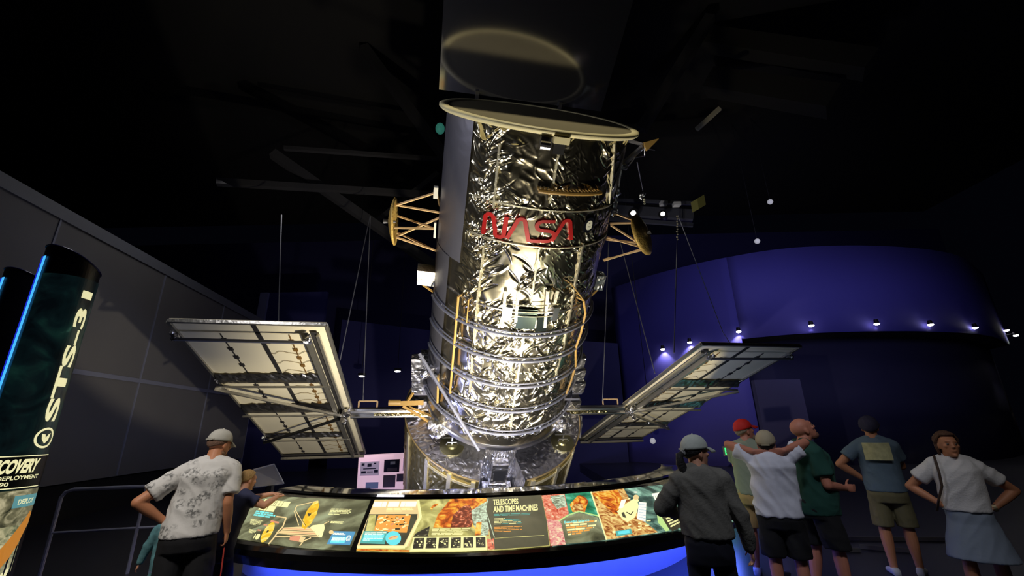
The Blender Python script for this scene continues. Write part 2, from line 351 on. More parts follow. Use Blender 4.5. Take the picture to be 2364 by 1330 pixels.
# ------------------------------------------------------------------ space telescope
ac = Vector((.135, .87, .47)).normalized(); TA = (RM @ ac).normalized()
TE1 = TA.cross(Vector((0, 0, 1))).normalized(); TE2 = TE1.cross(TA).normalized(); TP = atd(1245, 272, 7.3)
def T(s, phi, r): t = math.radians(phi); return TP - TA*s + TE1*(r*math.cos(t)) + TE2*(r*math.sin(t))
def TR(phi): t = math.radians(phi); return TE1*math.cos(t)+TE2*math.sin(t)
def TT(phi): t = math.radians(phi); return -TE1*math.sin(t)+TE2*math.cos(t)
def rad(s): return 1.545+.017*s
def hit(px, py, dr=0.):
    """pixel -> (s, phi) on the telescope barrel"""
    d = ray(px, py); o = CAMP-TP; r = 1.6
    for _ in range(4):
        oo = o-TA*o.dot(TA); dd = d-TA*d.dot(TA); A = dd.dot(dd); B = oo.dot(dd); Cc = oo.dot(oo)-(r+dr)**2; D = B*B-A*Cc
        if D < 0: D = 0
        h = o+d*((-B-math.sqrt(D))/A); s = -h.dot(TA); r = rad(s)
    return s, math.degrees(math.atan2(h.dot(TE2), h.dot(TE1)))
def side(px, py, h=0.):
    """pixel -> point on the plane through the axis spanned by TA and TE1, shifted h along TE2"""
    d = ray(px, py); k = (TP+TE2*h-CAMP).dot(TE2)/d.dot(TE2); return CAMP+d*k
M_foil = foil('silver_foil', srgb(212, 204, 178), .24, .16, 3.2)
M_foil2 = foil('crumpled_foil', srgb(218, 216, 216), .3, .8, 7.0)
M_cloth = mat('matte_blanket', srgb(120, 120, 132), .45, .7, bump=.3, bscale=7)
M_metal = mat('silver_metal', srgb(200, 200, 205), .28, 1.0, bump=.05)
M_tape = mat('seam_tape', srgb(205, 198, 170), .35, .8, bump=.6, bscale=60)
M_cream = mat('cream_rim', srgb(236, 226, 178), .5)
M_gold = mat('yellow_handrail', srgb(164, 130, 68), .5)
M_goldfoil = mat('gold_foil', srgb(214, 178, 96), .5, .4, bump=.8, bscale=30)
M_white = mat('white_box', srgb(200, 198, 186), .5, bump=.3, bscale=14)
M_dark = mat('dark_gap', srgb(14, 14, 18), .6)
tel = empty('space_telescope', T(10, 0, 0))
tag(tel, 'huge silver foil wrapped space telescope with red lettering, leaning over the curved console', 'space telescope')
# barrel: a foil skin with real creases
def make_folds(s0, s1, ph0, ph1, ns, nph, seed):
    r_ = np.random.default_rng(seed); H = np.zeros((ns, nph))
    R0 = 1.6; L = s1-s0; Wd = math.radians(ph1-ph0)*R0
    S_ = np.linspace(0, L, ns); X = np.linspace(0, Wd, nph); ds = S_[1]-S_[0]; dx = X[1]-X[0]
    def fold(cs, cx, ang, ln, wd, h, curve):
        R = ln*.6+wd*3
        i0 = max(0, int((cs-R)/ds)); i1 = min(ns, int((cs+R)/ds)+1); j0 = max(0, int((cx-R)/dx)); j1 = min(nph, int((cx+R)/dx)+1)
        if i1-i0 < 2 or j1-j0 < 2: return
        a, b = np.meshgrid(S_[i0:i1]-cs, X[j0:j1]-cx, indexing='ij')
        u = a*math.cos(ang)+b*math.sin(ang); v = -a*math.sin(ang)+b*math.cos(ang)+curve*u*u
        taper = np.clip(1-(np.abs(u)/(ln*.5))**2, 0, 1); ww = wd*(.35+.65*taper)
        H[i0:i1, j0:j1] += h*taper*np.exp(-(v/ww)**2)
    sx = lambda ph: math.radians(ph-ph0)*R0
    # needles growing out of the lengthwise seams
    for ph, n, sa, sb, big in ((-50, 110, .05, 3.2, 1.3), (-58, 60, 1.2, 2.6, 1.1), (-88, 36, 2.0, 5.6, 1.2), (-80, 40, 2.2, 5.6, 1.3), (-66, 80, 3.0, 6.1, 1.4), (-112, 60, 2.5, 6.1, 1.3), (-124, 80, .0, 2.8, 1.1), (-136, 90, .0, 6., 1.), (-100, 60, 3.2, 6.0, 1.2), (-95, 40, .2, 1.2, .6)):
        for _ in range(int(n*1.0)):
            sd = r_.choice([-1, 1]); s = r_.uniform(sa, sb)-s0; ln = r_.uniform(.14, .5)*big; ang = sd*r_.uniform(.5, 1.25)+math.pi
            c0 = sx(ph)+r_.normal()*.04
            fold(s+math.cos(ang)*ln*.5, c0+math.sin(ang)*ln*.5, ang, ln, r_.uniform(.014, .034)*big, r_.uniform(.010, .024)*big*r_.choice([-1, 1]), r_.normal()*1.2)
    # creases hanging between the hoops and round the band
    for sc, n, big in ((1.12, 60, .8), (1.73, 100, 1.1), (2.95, 60, 1.2), (3.4, 60, 1.3), (3.95, 66, 1.3), (4.55, 66, 1.3), (5.17, 66, 1.3), (5.77, 90, 1.1)):
        for _ in range(n):
            ph = r_.uniform(-160, -40); ln = r_.uniform(.1, .42)*big; ang = r_.normal()*.9+r_.choice([0, math.pi])
            fold(sc-s0+math.cos(ang)*ln*.45, sx(ph)+math.sin(ang)*ln*.45, ang, ln, r_.uniform(.013, .032), r_.uniform(.009, .022)*r_.choice([-1, 1]), r_.normal()*1.5)
    # fine diagonal scratches upper right, loose swells on the left
    for _ in range(420):
        ph = r_.uniform(-138, -88); s = r_.uniform(.1, 2.6); ln = r_.uniform(.06, .22)
        fold(s-s0, sx(ph), 2.45+r_.normal()*.25, ln, r_.uniform(.006, .013), r_.uniform(.003, .007), r_.normal()*.6)
    for _ in range(60):
        ph = r_.uniform(-75, -55)+r_.normal()*8; s = r_.uniform(.1, 1.1); ln = r_.uniform(.2, .5)
        fold(s-s0, sx(ph), 2.2+r_.normal()*.4, ln, r_.uniform(.02, .05), r_.uniform(.006, .014), r_.normal())
    for _ in range(170):
        ph = r_.uniform(-180, 0); s = r_.uniform(0, 6.2); ln = r_.uniform(.3, .9)
        fold(s-s0, sx(ph), r_.uniform(0, 6.28), ln, r_.uniform(.06, .16), r_.normal()*.010, 0)
    # barely creased cloth on the far left
    ph_ = np.linspace(ph0, ph1, nph); att = 1-.8*np.clip((ph_+46)/10, 0, 1); H *= att[None, :]
    return H
def barrel(name, s0, s1, ph0, ph1, ns, nph, m, H=None, extra=0.):
    V = []; Fc = []
    ss = np.linspace(s0, s1, ns); pp = np.linspace(ph0, ph1, nph)
    P0 = np.array(TP); A = np.array(TA); E1 = np.array(TE1); E2 = np.array(TE2)
    rr = np.array([rad(s) for s in ss])[:, None]+extra+(H if H is not None else 0)
    t = np.radians(pp)[None, :]
    pts = P0[None, None, :]-A[None, None, :]*ss[:, None, None]+(rr*np.cos(t))[:, :, None]*E1+(rr*np.sin(t))[:, :, None]*E2
    idx = np.arange(ns*nph).reshape(ns, nph)
    f = np.stack([idx[:-1, :-1], idx[1:, :-1], idx[1:, 1:], idx[:-1, 1:]], -1).reshape(-1, 4)
    me = bpy.data.meshes.new(name); nv = ns*nph; nf = len(f)
    me.vertices.add(nv); me.vertices.foreach_set('co', pts.reshape(-1).astype(np.float32))
    me.loops.add(nf*4); me.loops.foreach_set('vertex_index', f.reshape(-1).astype(np.int32))
    me.polygons.add(nf); me.polygons.foreach_set('loop_start', np.arange(0, nf*4, 4, dtype=np.int32)); me.polygons.foreach_set('loop_total', np.full(nf, 4, np.int32))
    me.update(calc_edges=True); me.validate()
    return link(name, me, m, tel, True)
NS, NP = 760, 620
Hf = make_folds(0, 6.2, -190, 10, NS, NP, 3)
# the barrel in three blanket lengths: light shield above the band, lettered band, forward shell below
i1, i2 = int(NS*1.12/6.2), int(NS*1.73/6.2)
def seg(name, i, j, m):
    return barrel(name, 6.2*i/(NS-1), 6.2*j/(NS-1), -190, 10, j-i+1, NP, m, Hf[i:j+1])
seg('light_shield', 0, i1, M_foil); seg('lettered_band', i1, i2, M_foil); seg('forward_shell', i2, NS-1, M_foil)
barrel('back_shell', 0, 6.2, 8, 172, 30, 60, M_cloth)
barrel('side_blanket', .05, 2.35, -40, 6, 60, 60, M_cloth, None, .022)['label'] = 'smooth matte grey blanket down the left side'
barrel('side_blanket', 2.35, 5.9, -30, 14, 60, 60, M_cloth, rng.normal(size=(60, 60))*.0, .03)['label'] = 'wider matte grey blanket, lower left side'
# rim and cover
N = 96
m_ = MB()
prof = [(1.56, .03), (1.665, .03), (1.70, -.0), (1.70, -.035), (1.66, -.05), (1.585, -.05), (1.565, -.03)]
V = []; Fc = []; n_ = len(prof)
for i in range(N):
    for r, h in prof: V.append(T(h, 360*i/N, r))
for i in range(N):
    for k in range(n_): Fc.append((i*n_+k, i*n_+(k+1) % n_, ((i+1) % N)*n_+(k+1) % n_, ((i+1) % N)*n_+k))
pm('aperture_rim', V, Fc, M_cream, tel, True)
V = [T(-.032, 0, 0)]+[T(-.034, 360*i/N, 1.575) for i in range(N)]; Fc = [(0, 1+(i+1) % N, 1+i) for i in range(N)]
pm('aperture_cover', V, Fc, mat('cover_membrane', srgb(128, 122, 100), .9, spec=.1), tel)
# open door
al = math.radians(-12); DG = TA*math.cos(al)+TE2*math.sin(al); DN = TE2*math.cos(al)-TA*math.sin(al); HP = TP+TE2*1.70
def DP(x, y, n=0.): return HP+TE1*x+DG*y+DN*n
M_door = mat('polished_door', srgb(172, 172, 180), .06, .86); 
for nd in M_door.node_tree.nodes:
    if nd.type == 'BSDF_PRINCIPLED': nd.inputs['Roughness'].default_value = .10
door = MB().box(DP(0, 1.75, .03), TE1*1.7, DG*1.65, DN*.025).build('aperture_door', M_door, tel)
for x in (.95, -.78):
    h = MB().box(DP(x, .02, -.03), TE1*.035, DG*.17, DN*.03); h.bar(DP(x-.02, -.15, -.06), DP(x-.02, .04, -.05), .1, .03); h.bar(DP(x, -.1, .0), DP(x*.6, -.05, -.02), .03, .06)
    h.build('door_hinge', M_metal, tel)
# latch box under the rim
s_, p_ = hit(1285, 338)
lb = MB().box(T(.07, p_-.5, 1.66), TT(p_)*.11, TR(p_)*.09, TA*.045, 0).box(T(.17, p_-.5, 1.62), TT(p_)*.08, TR(p_)*.03, TA*.1, 2).box(T(.14, p_+6.5, 1.63), TT(p_)*.08, TR(p_)*.06, TA*.09, 1)
lb.cyl(T(.16, p_+4.5, 1.73), T(.16, p_+9.0, 1.73), .06, n=12, mi=1)
lb.build('door_latch', [M_cream, M_metal, M_dark], tel)
# lengthwise seams
def strip_on(pts, wd_, name, m, lift=.02, th=.008):
    V = []; Fc = []
    for k in range(len(pts)):
        s, ph = pts[k]; s2, ph2 = pts[min(k+1, len(pts)-1)]; s1_, ph1_ = pts[max(k-1, 0)]
        ds = s2-s1_; dp = math.radians(ph2-ph1_)*1.6; L = math.hypot(ds, dp) or 1; ns_ = -dp/L*wd_/2; np_ = math.degrees(ds/L*wd_/2/1.6)
        for sg in (-1, 1):
            V.append(T(s+sg*ns_, ph+sg*np_, rad(s)+lift+th)); V.append(T(s+sg*ns_, ph+sg*np_, rad(s)+lift-.03))
    for k in range(len(pts)-1):
        q = k*4; Fc += [(q, q+4, q+6, q+2), (q, q+1, q+5, q+4), (q+2, q+6, q+7, q+3)]
    return pm(name, V, Fc, m, tel)
def lin(a, b, n): return [(a[0]+(b[0]-a[0])*i/n, a[1]+(b[1]-a[1])*i/n) for i in range(n+1)]
for a_, b_ in (((1155, 330), (1140, 480)), ((1290, 345), (1268, 470)), ((1120, 560), (1103, 700)), ((1243, 575), (1225, 700)), ((1103, 700), (1085, 905)), ((1215, 730), (1178, 985)), ((1345, 560), (1300, 800)),
               ((1300, 800), (1272, 900)), ((1418, 330), (1405, 470)), ((1175, 690), (1150, 760))):
    pts = lin(hit(*a_), hit(*b_), 24); pts = [(s, ph+rng.normal()*.12) for s, ph in pts]
    strip_on(pts, .035, 'seam', M_tape)
def hoop_pts(s, p0=-175, p1=-5, n=70): return [(s, p0+(p1-p0)*i/n) for i in range(n+1)]
for s in (1.12, 1.73): strip_on(hoop_pts(s, -165, -45), .022, 'band_seam', M_tape)
for s in (2.95,): strip_on(hoop_pts(s, -160, -12), .02, 'band_seam', M_metal)
M_rail = mat('grey_rail', srgb(112, 114, 128), .5, .4)
for k, s in enumerate((3.4, 3.95, 4.55, 5.17, 5.77)):
    h = MB(); h.tube([T(s+.0, ph, rad(s)+.085) for _, ph in hoop_pts(s, -168, -12)], .028, 8); h.tube([T(s-.055, ph, rad(s)+.05) for _, ph in hoop_pts(s, -168, -12)], .014, 6)
    for ph in range(-160, -10, 15): h.cyl(T(s, ph, rad(s)-.01), T(s, ph, rad(s)+.09), .018, n=6)
    h.build('hoop_handrail', M_rail, tel, True)
# yellow handrails
def handrail(pts, r=.018, out=.09, m=M_gold, foot=True):
    h = MB(); P_ = [T(s, ph, rad(s)+out) for s, ph in pts]; h.tube(P_, r, 8)
    for s, ph in (pts[0], pts[len(pts)//2], pts[-1]): h.cyl(T(s, ph, rad(s)-.01), T(s, ph, rad(s)+out), r*.9, n=6)
    return h.build('handrail', m, tel)
def hl(*p): return [hit(x, y, .08) for x, y in p]
s0_, ph_a = hit(1243, 441, .08); _, ph_b = hit(1388, 441, .08)
h = MB(); s__ = s0_
h.tube([T(s__, ph_a+(ph_b-ph_a)*i/12, rad(0)+.10) for i in range(13)], .03, 8)
for i in range(19): ph = ph_a+(ph_b-ph_a)*i/18; h.cyl(T(s__-.03, ph, 1.56), T(s__-.02, ph, 1.63), .016, n=6)
h.build('handrail', M_gold, tel)['label'] = 'straight yellow handrail above the lettering'
handrail(lin(hit(1062, 683, .05), hit(1042, 905, .05), 10), .022)
handrail(lin(hit(1085, 690, .05), hit(1080, 745, .05), 4), .012)
rr_ = [(1346, 690), (1350, 720), (1340, 765), (1328, 800), (1328, 840), (1318, 875), (1305, 910)]
handrail([hit(x-6, y, .02) for x, y in rr_], .022)
handrail(lin(hit(1312, 650, .03), hit(1340, 690, .02), 3), .012)
# central gold-lit docking frame on the forward shell
fr = MB()
for a_, b_ in (((1168, 668), (1160, 752)), ((1196, 668), (1190, 740)), ((1262, 668), (1255, 752)), ((1284, 668), (1276, 700))):
    (sa, pa_), (sb, pb_) = hit(*a_), hit(*b_); fr.bar(T(sa, pa_, rad(sa)+.05), T(sb, pb_, rad(sb)+.05), .05, .05)
for y_ in (697, 712, 722): 
    (sa, pa_), (sb, pb_) = hit(1168, y_), hit(1286, y_); fr.tube([T(sa+(sb-sa)*i/6, pa_+(pb_-pa_)*i/6, rad(sa)+.07) for i in range(7)], .012, 6)
fr.build('access_frame', M_tape, tel)
for px, py in ((1175, 717), (1275, 717)):
    s, ph = hit(px, py); MB().box(T(s, ph, rad(s)+.06), TT(ph)*.055, TR(ph)*.07, TA*.13).build('sensor_box', M_metal, tel)
for px, py, w_, h_ in ((1215, 735, .17, .2), (1250, 745, .1, .16)):
    s, ph = hit(px, py); MB().box(T(s, ph, rad(s)+.02), TT(ph)*w_, TR(ph)*.02, TA*h_).build('access_hatch', mat('dark_foil', srgb(60, 70, 66), .25, 1.), tel)
# red lettering wrapped on the band
def worm():
    """strokes of the four rounded letters in a 0..10 x 0..3 field"""
    def arcp(cx, cy, r, a0, a1, n=10): return [(cx+r*math.cos(math.radians(a0+(a1-a0)*i/n)), cy+r*math.sin(math.radians(a0+(a1-a0)*i/n))) for i in range(n+1)]
    N_ = [(.0, 0.)]+arcp(.5, 2.45, .5, 180, 20, 8)+[(1.35, .9)]+arcp(1.85, .5, .5, 205, 350, 8)+[(2.4, 3.)]
    A1 = [(2.75, 0.)]+arcp(4.0, 2.55, .42, 150, 15, 8)+[(5.05, .0), (6.45, 0.)]
    S_ = [(7.6, 2.85), (6.4, 2.85)]+arcp(6.35, 2.2, .65, 90, 270, 10)+[(7.0, 1.5)]+arcp(7.0, .75, .75, 90, -90, 10)+[(6.4, 0.)]
    A2 = [(7.6, 0.)]+arcp(8.95, 2.55, .42, 150, 15, 8)+[(9.95, .0)]
    return [N_, A1, S_, A2]
sTL, pTL = hit(1120, 489); sBR, pBR = hit(1326, 556)
sTop, sBot = hit(1126, 492)[0], hit(1122, 540)[0]; sTopR, sBotR = hit(1312, 506)[0], hit(1322, 552)[0]
pL, pR = hit(1120, 515)[1], hit(1322, 530)[1]
lt = MB()
for st in worm():
    pts = []
    for k in range(len(st)-1):
        (x0, y0), (x1, y1) = st[k], st[k+1]; n = max(1, int(math.hypot(x1-x0, y1-y0)/.12))
        pts += [(x0+(x1-x0)*i/n, y0+(y1-y0)*i/n) for i in range(n)]
    pts.append(st[-1]); wdt = .225; V = []; Fc = []
    for k, (x, y) in enumerate(pts):
        x2, y2 = pts[min(k+1, len(pts)-1)]; x1, y1 = pts[max(k-1, 0)]; L = math.hypot(x2-x1, y2-y1) or 1; nx, ny = -(y2-y1)/L*wdt, (x2-x1)/L*wdt
        for sg in (1, -1):
            X = (x+sg*nx)/10; Yy = (y+sg*ny)/3
            st_ = (sTop*(1-X)+sTopR*X); sb_ = (sBot*(1-X)+sBotR*X); s = sb_+(st_-sb_)*Yy; ph = pL+(pR-pL)*X
            V.append(T(s, ph, rad(s)+.034)); V.append(T(s, ph, rad(s)+.0))
    for k in range(len(pts)-1):
        q = 4*k; Fc += [(q, q+2, q+6, q+4), (q, q+4, q+5, q+1), (q+2, q+3, q+7, q+6)]
    Fc += [(0, 1, 3, 2), (len(V)-4, len(V)-2, len(V)-1, len(V)-3)]
    lt.add(V, Fc)
lt.build('red_lettering', mat('red_print', srgb(158, 20, 18), .5), tel)['label'] = 'red rounded NASA lettering'
s, ph = hit(1357, 519)
ag = MB()
ag.add([T(s, ph, rad(s)+.03)]+[T(s+.13*math.cos(t*math.pi/12), ph+math.degrees(.13*math.sin(t*math.pi/12)/1.6), rad(s)+.03) for t in range(24)], [(0, 1+t, 1+(t+1) % 24) for t in range(24)])
ag.build('round_emblem', mat('emblem_black', srgb(12, 14, 22), .4), tel)
V, Fc = text_mesh('e', .30, .012)
cx_ = sum(v.x for v in V)/len(V); cy_ = sum(v.y for v in V)/len(V)
pm('emblem_letter', [T(s-(v.y-cy_), ph-math.degrees((v.x-cx_)/1.6), rad(s)+.036) for v in V], Fc, mat('emblem_white', srgb(225, 225, 200), .5), tel)
# high gain antennas
def dish(px, py, name_label, mirror, mounts, R_=.43):
    c = side(px, py); ax = (TE1 if mirror > 0 else -TE1)
    if mirror < 0: ax = (ax*.70+Vector((0, -.75, .05))).normalized()
    else: ax = (ax*.99+Vector((0, .04, 0))).normalized()
    u = TA-ax*TA.dot(ax); u.normalize(); v = ax.cross(u)
    root = None; V = []; Fc = []; n = 28; rings = 6
    for j in range(rings+1):
        r = R_*j/rings; z = .22*(1-(r/R_)**2)*-.45
        for i in range(n): t = 2*math.pi*i/n; V.append(c+u*(r*math.cos(t))+v*(r*math.sin(t))+ax*z*-1)
    for j in range(rings):
        for i in range(n): Fc.append((j*n+i, j*n+(i+1) % n, (j+1)*n+(i+1) % n, (j+1)*n+i))
    o = pm('antenna_dish', V, Fc, M_goldfoil, tel, True); o['label'] = name_label
    md = o.modifiers.new('t', 'SOLIDIFY'); md.thickness = .03
    for i, (k, mpx) in enumerate(mounts):
        t = 2*math.pi*k; pd = c+u*(R_*.72*math.cos(t))+v*(R_*.72*math.sin(t)); q = side(*mpx)
        MB().bar(pd, q, .03, .03).build('strut', mat('pale_gold_strut', srgb(214, 180, 132), .5), o)
    MB().cyl(c+ax*.0, c+ax*.22, .02, .05, 8).build('feed_horn', M_metal, o)
    return o
dish(914, 512, 'round gold dish antenna on struts, left side', 1, [(0.0, (1006, 445)), (.02, (1032, 494)), (.25, (1004, 528)), (.48, (1030, 496)), (.75, (1004, 528)), (.5, (1028, 586)), (.42, (1026, 588))])
dish(1480, 543, 'round gold dish antenna on struts, right side', -1, [(0.0, (1413, 490)), (.05, (1408, 516)), (.3, (1410, 520)), (.5, (1400, 548)), (.6, (1398, 553)), (.5, (1392, 600)), (.4, (1394, 602))])
for px, py, w_, h_ in ((1006, 444, .04, .1), (1033, 497, .06, .1), (1030, 590, .05, .2), (1004, 530, .02, .15)):
    c = side(px, py); MB().box(c, TE1*w_, TE2*.06, TA*h_).build('antenna_mount', M_white, tel)
cb = MB()
for k in range(5): cb.tube([side(1008+rng.uniform(-2, 2), 448)+TE2*.05*k, side(1016+rng.uniform(-4, 4), 470), side(1024+rng.uniform(-5, 5), 485), side(1036, 500+k*3)], .012, 5)
cb.build('cable_bundle', mat('brown_cable', srgb(110, 90, 60), .6), tel)
# white boxes on brackets at both flanks
c = side(992, 636); MB().box(c, TE1*.24+TA*.02, TE2*.16, TA*.155).build('magnetometer_box', foil('white_foil', srgb(235, 232, 220), .5, .5, 12), tel)['label'] = 'white foil covered box, left flank'
MB().bar(side(968, 652), side(1004, 677), .035, .03).bar(c-TE1*.24, side(1020, 640), .1, .1).build('box_bracket', M_gold, tel)
c = side(1381, 648); MB().box(c, TE1*.1, TE2*.12, TA*.17).build('magnetometer_box', M_foil2, tel)['label'] = 'small foil box, right flank'
MB().bar(side(1383, 666), side(1362, 686), .03, .03).build('box_bracket', M_gold, tel)
# low gain antenna cone and its support, upper right
c0 = side(1486, 338); c1 = side(1521, 320)
MB().cyl(c0, c1, .12, .006, 4).build('cone_antenna', M_gold, tel)['label'] = 'pale orange pyramid antenna at the rim'
sp = MB(); sp.bar(side(1450, 322), side(1486, 332), .09, .05); sp.tube([side(1487, 338), side(1488, 360), side(1466, 364), side(1450, 384)], .014, 6); sp.bar(side(1483, 340), side(1437, 380), .1, .05); sp.bar(side(1486, 342), side(1512, 346), .03, .02); sp.build('antenna_bracket', M_metal, tel)
def crumple(c, r, n, seed, name='crumpled_foil', par=None, m=None):
    r_ = random.Random(seed); mb = MB()
    for _ in range(n):
        q = c+Vector((r_.gauss(0, 1), r_.gauss(0, 1), r_.gauss(0, 1)))*r*.45
        mb.ball(q, r*r_.uniform(.3, .6), nu=7, nv=5, fn=lambda x, y, z: (x*r_.uniform(.6, 1.3), y*r_.uniform(.6, 1.3), z*r_.uniform(.6, 1.3)))
    return mb.build(name, m or M_foil2, par or tel)
crumple(side(1434, 384), .12, 8, 5); crumple(side(1424, 440), .1, 6, 7)
MB().tube([side(1434, 392), side(1428, 430), side(1420, 470), side(1415, 500)], .02, 6).build('rail', M_tape, tel)
for py in (455, 470, 488): MB().box(side(1415, py), TE1*.06, TE2*.08, TA*.07).build('terminal_box', M_foil2, tel)
# small white pointed bracket lower left and slanted grey tube
MB().cyl(side(1003, 783), side(992, 786), .06, .005, 4).build('cone_bracket', M_white, tel)
MB().cyl(T(*(lambda q: (q[0], q[1]))(hit(1106, 1040, .3)), 1.95), side(968, 816, -.9), .03, .035, 10).build('boom_tube', M_rail, tel)['label'] = 'long grey diagonal tube, lower left'
# skirt: crumpled blanket round the barrel foot
def ringmesh(name, sA, rA, sB, rB, p0, p1, m, n=120, k=14, amp=.0, seed=1, cap=False):
    r_ = np.random.default_rng(seed); V = []; Fc = []
    for j in range(k+1):
        for i in range(n+1):
            ph = p0+(p1-p0)*i/n; u = j/k; V.append(T(sA+(sB-sA)*u, ph, rA+(rB-rA)*u+(r_.normal()*amp if 0 < j < k else 0)))
    for j in range(k):
        for i in range(n): q = j*(n+1)+i; Fc.append((q, q+1, q+n+2, q+n+1))
    return pm(name, V, Fc, m, tel, amp == 0)
ringmesh('foot_blanket', 5.8, 1.66, 6.25, 1.60, -180, 180, M_foil2, 260, 20, .012, 2)
ringmesh('foot_ring', 6.22, 1.68, 6.30, 1.68, -180, 180, M_metal, 120, 2)
ringmesh('foot_ring_lip', 6.18, 1.60, 6.22, 1.68, -180, 180, M_metal, 120, 1)
ringmesh('inner_well', 6.3, 1.45, 7.4, 1.45, -180, 180, M_dark, 90, 2)
# aft shroud with its flat collar
AS = 6.72; AR = 2.13
M_collar = foil('collar_foil', srgb(176, 174, 180), .36, 1., 7.)
M_shroud = foil('shroud_foil', srgb(196, 180, 120), .38, .8, 3.5)
def sector(name, s, r0, r1, p0, p1, m, n=60, k=8, th=.0):
    V = []; Fc = []
    for j in range(k+1):
        for i in range(n+1): V.append(T(s, p0+(p1-p0)*i/n, r0+(r1-r0)*j/k))
    for j in range(k):
        for i in range(n): q = j*(n+1)+i; Fc.append((q, q+1, q+n+2, q+n+1))
    return pm(name, V, Fc, m, tel)
pc0, pc1 = -101, -75
sector('collar', AS, 1.42, AR, pc1, 188, M_collar); sector('collar', AS, 1.42, AR, 170, 360+pc0, M_collar)
ringmesh('aft_shroud', AS, AR, 10.2, AR, pc1, 360+pc0, M_shroud, 200, 30, .006, 9)
# front gap between the collar halves: recessed docking bay
for ph in (pc0, pc1):
    pm('bay_cheek', [T(AS, ph, 1.3), T(AS, ph, AR), T(10, ph, AR), T(10, ph, 1.3)], [(0, 1, 2, 3)], M_foil2, tel)
ringmesh('bay_back', 6.3, 1.52, 10, 1.52, pc0, pc1, M_foil2, 40, 40, .012, 12)
bx = MB(); pmid = (pc0+pc1)/2
bx.box(T(7.0, pmid, 1.62), TT(pmid)*.17, TR(pmid)*.1, TA*.3, 0); bx.box(T(6.98, pmid, 1.74), TT(pmid)*.12, TR(pmid)*.02, TA*.16, 1); bx.box(T(7.35, pmid, 1.66), TT(pmid)*.2, TR(pmid)*.08, TA*.06, 0)
bx.box(T(7.6, pmid, 1.66), TT(pmid)*.32, TR(pmid)*.12, TA*.16, 0)
bx.build('docking_fitting', [M_foil2, M_dark], tel)
# shroud ribs / door frames, top edge bead
MB().tube([T(AS, p, AR+.005) for p in range(pc1, 361+pc0, 3)], .018, 6).build('collar_edge', mat('brown_edge', srgb(150, 130, 90), .4, .6), tel)
for ph in (-20, -42, -58, -72, -106, -124, -142, -165):
    MB().box(T(AS+1.7, ph, AR+.01), TT(ph)*.045, TR(ph)*.025, TA*1.65).build('shroud_rib', M_tape, tel)
for pa_, pb_ in ((-42, -58), (-58, -72), (-106, -124), (-124, -142)):
    f2 = MB(); 
    for q in range(2): f2.tube([T(AS+.16+q*.05, pa_+(pb_-pa_)*i/8, AR+.02) for i in range(9)], .014, 5)
    f2.build('door_frame', M_tape, tel)
# round hand-wheel domes on the collar
for px, py in ((1043, 1030), (1298, 1022)):
    d = ray(px, py); k = (TP-TA*AS-CAMP).dot(TA)/d.dot(TA); c = CAMP+d*k
    R_ = .27; o = MB().cyl(c, c+TA*.03, R_, n=28).cyl(c+TA*.03, c+TA*.07, R_*.45, R_*.38, 20).build('round_cover', foil('cover_foil', srgb(160, 156, 120), .35, .2, 4.), tel)
    g = MB(); g.tube([c+TA*.1-TE1*.13-TE2*.05, c+TA*.12-TE1*.1, c+TA*.12+TE1*.1, c+TA*.1+TE1*.13-TE2*.05], .014, 6); g.bar(c+TA*.03, c+TA*.24+TE2*.05, .03, .03)
    g.build('cover_handle', M_metal, o); MB().bar(c+TA*.26-TE1*.22, c+TA*.26+TE1*.22, .02, .02).build('cross_bar', M_dark, o)
# grey radiator plate right of the foot
q = [side(1308, 962), side(1344, 962), side(1341, 1012), side(1296, 1008)]
pl = pm('radiator_plate', q+[p+TE2*.03 for p in q], [(0, 1, 2, 3), (7, 6, 5, 4), (0, 4, 5, 1), (1, 5, 6, 2), (2, 6, 7, 3), (3, 7, 4, 0)], mat('radiator_grey', srgb(150, 150, 160), .5, .3), tel)
# equipment blocks at the root of the solar array masts
for sd, px in ((1, 978), (-1, 1322)):
    for k, (dy, w_, h_) in enumerate(((838, .13, .2), (885, .2, .16), (930, .2, .25), (975, .16, .16))):
        c = side(px+sd*(-4 if k % 2 else 4), dy, -.05*k); MB().box(c, TE1*w_*.8, TE2*.22, TA*h_).build('equipment_box', M_cloth if k % 2 else M_foil2, tel)
    for k in range(3):
        c = side(px+(-sd)*14, 835+k*28, -.7); ang = rng.uniform(-.3, .3)
        MB().box(c, (TE1*math.cos(ang)+TA*math.sin(ang))*.12, TE2*.08, TA*.14).build('equipment_box', M_foil2, tel)
crumple(side(1002, 858, -.7), .2, 9, 31); crumple(side(1008, 985, -1.0), .22, 10, 33); crumple(side(1300, 965, -1.0), .22, 10, 34); crumple(side(1308, 900, -.6), .14, 6, 35)
# yellow mast cradle on the left
yc = MB(); yc.bar(side(922, 932, -.3), side(978, 930, -.3), .13, .1); yc.bar(side(930, 938, -.3), side(1020, 992, -.5), .06, .05); yc.bar(side(940, 938, -.2), side(1000, 962, -.5), .05, .05); yc.bar(side(942, 925, -.3), side(968, 886, -.2), .045, .04); yc.cyl(side(897, 930, -.3), side(925, 930, -.3), .07, n=10)
yc.build('mast_cradle', M_gold, tel)['label'] = 'yellow tubular cradle at the left mast'
yc = MB(); yc.bar(side(1262, 923, -1.0), side(1336, 922, -.8), .05, .04); yc.build('grey_rail', M_rail, tel)
MB().bar(side(1012, 866, -.9), side(1010, 930, -.9), .04, .03).build('handrail', M_gold, tel)
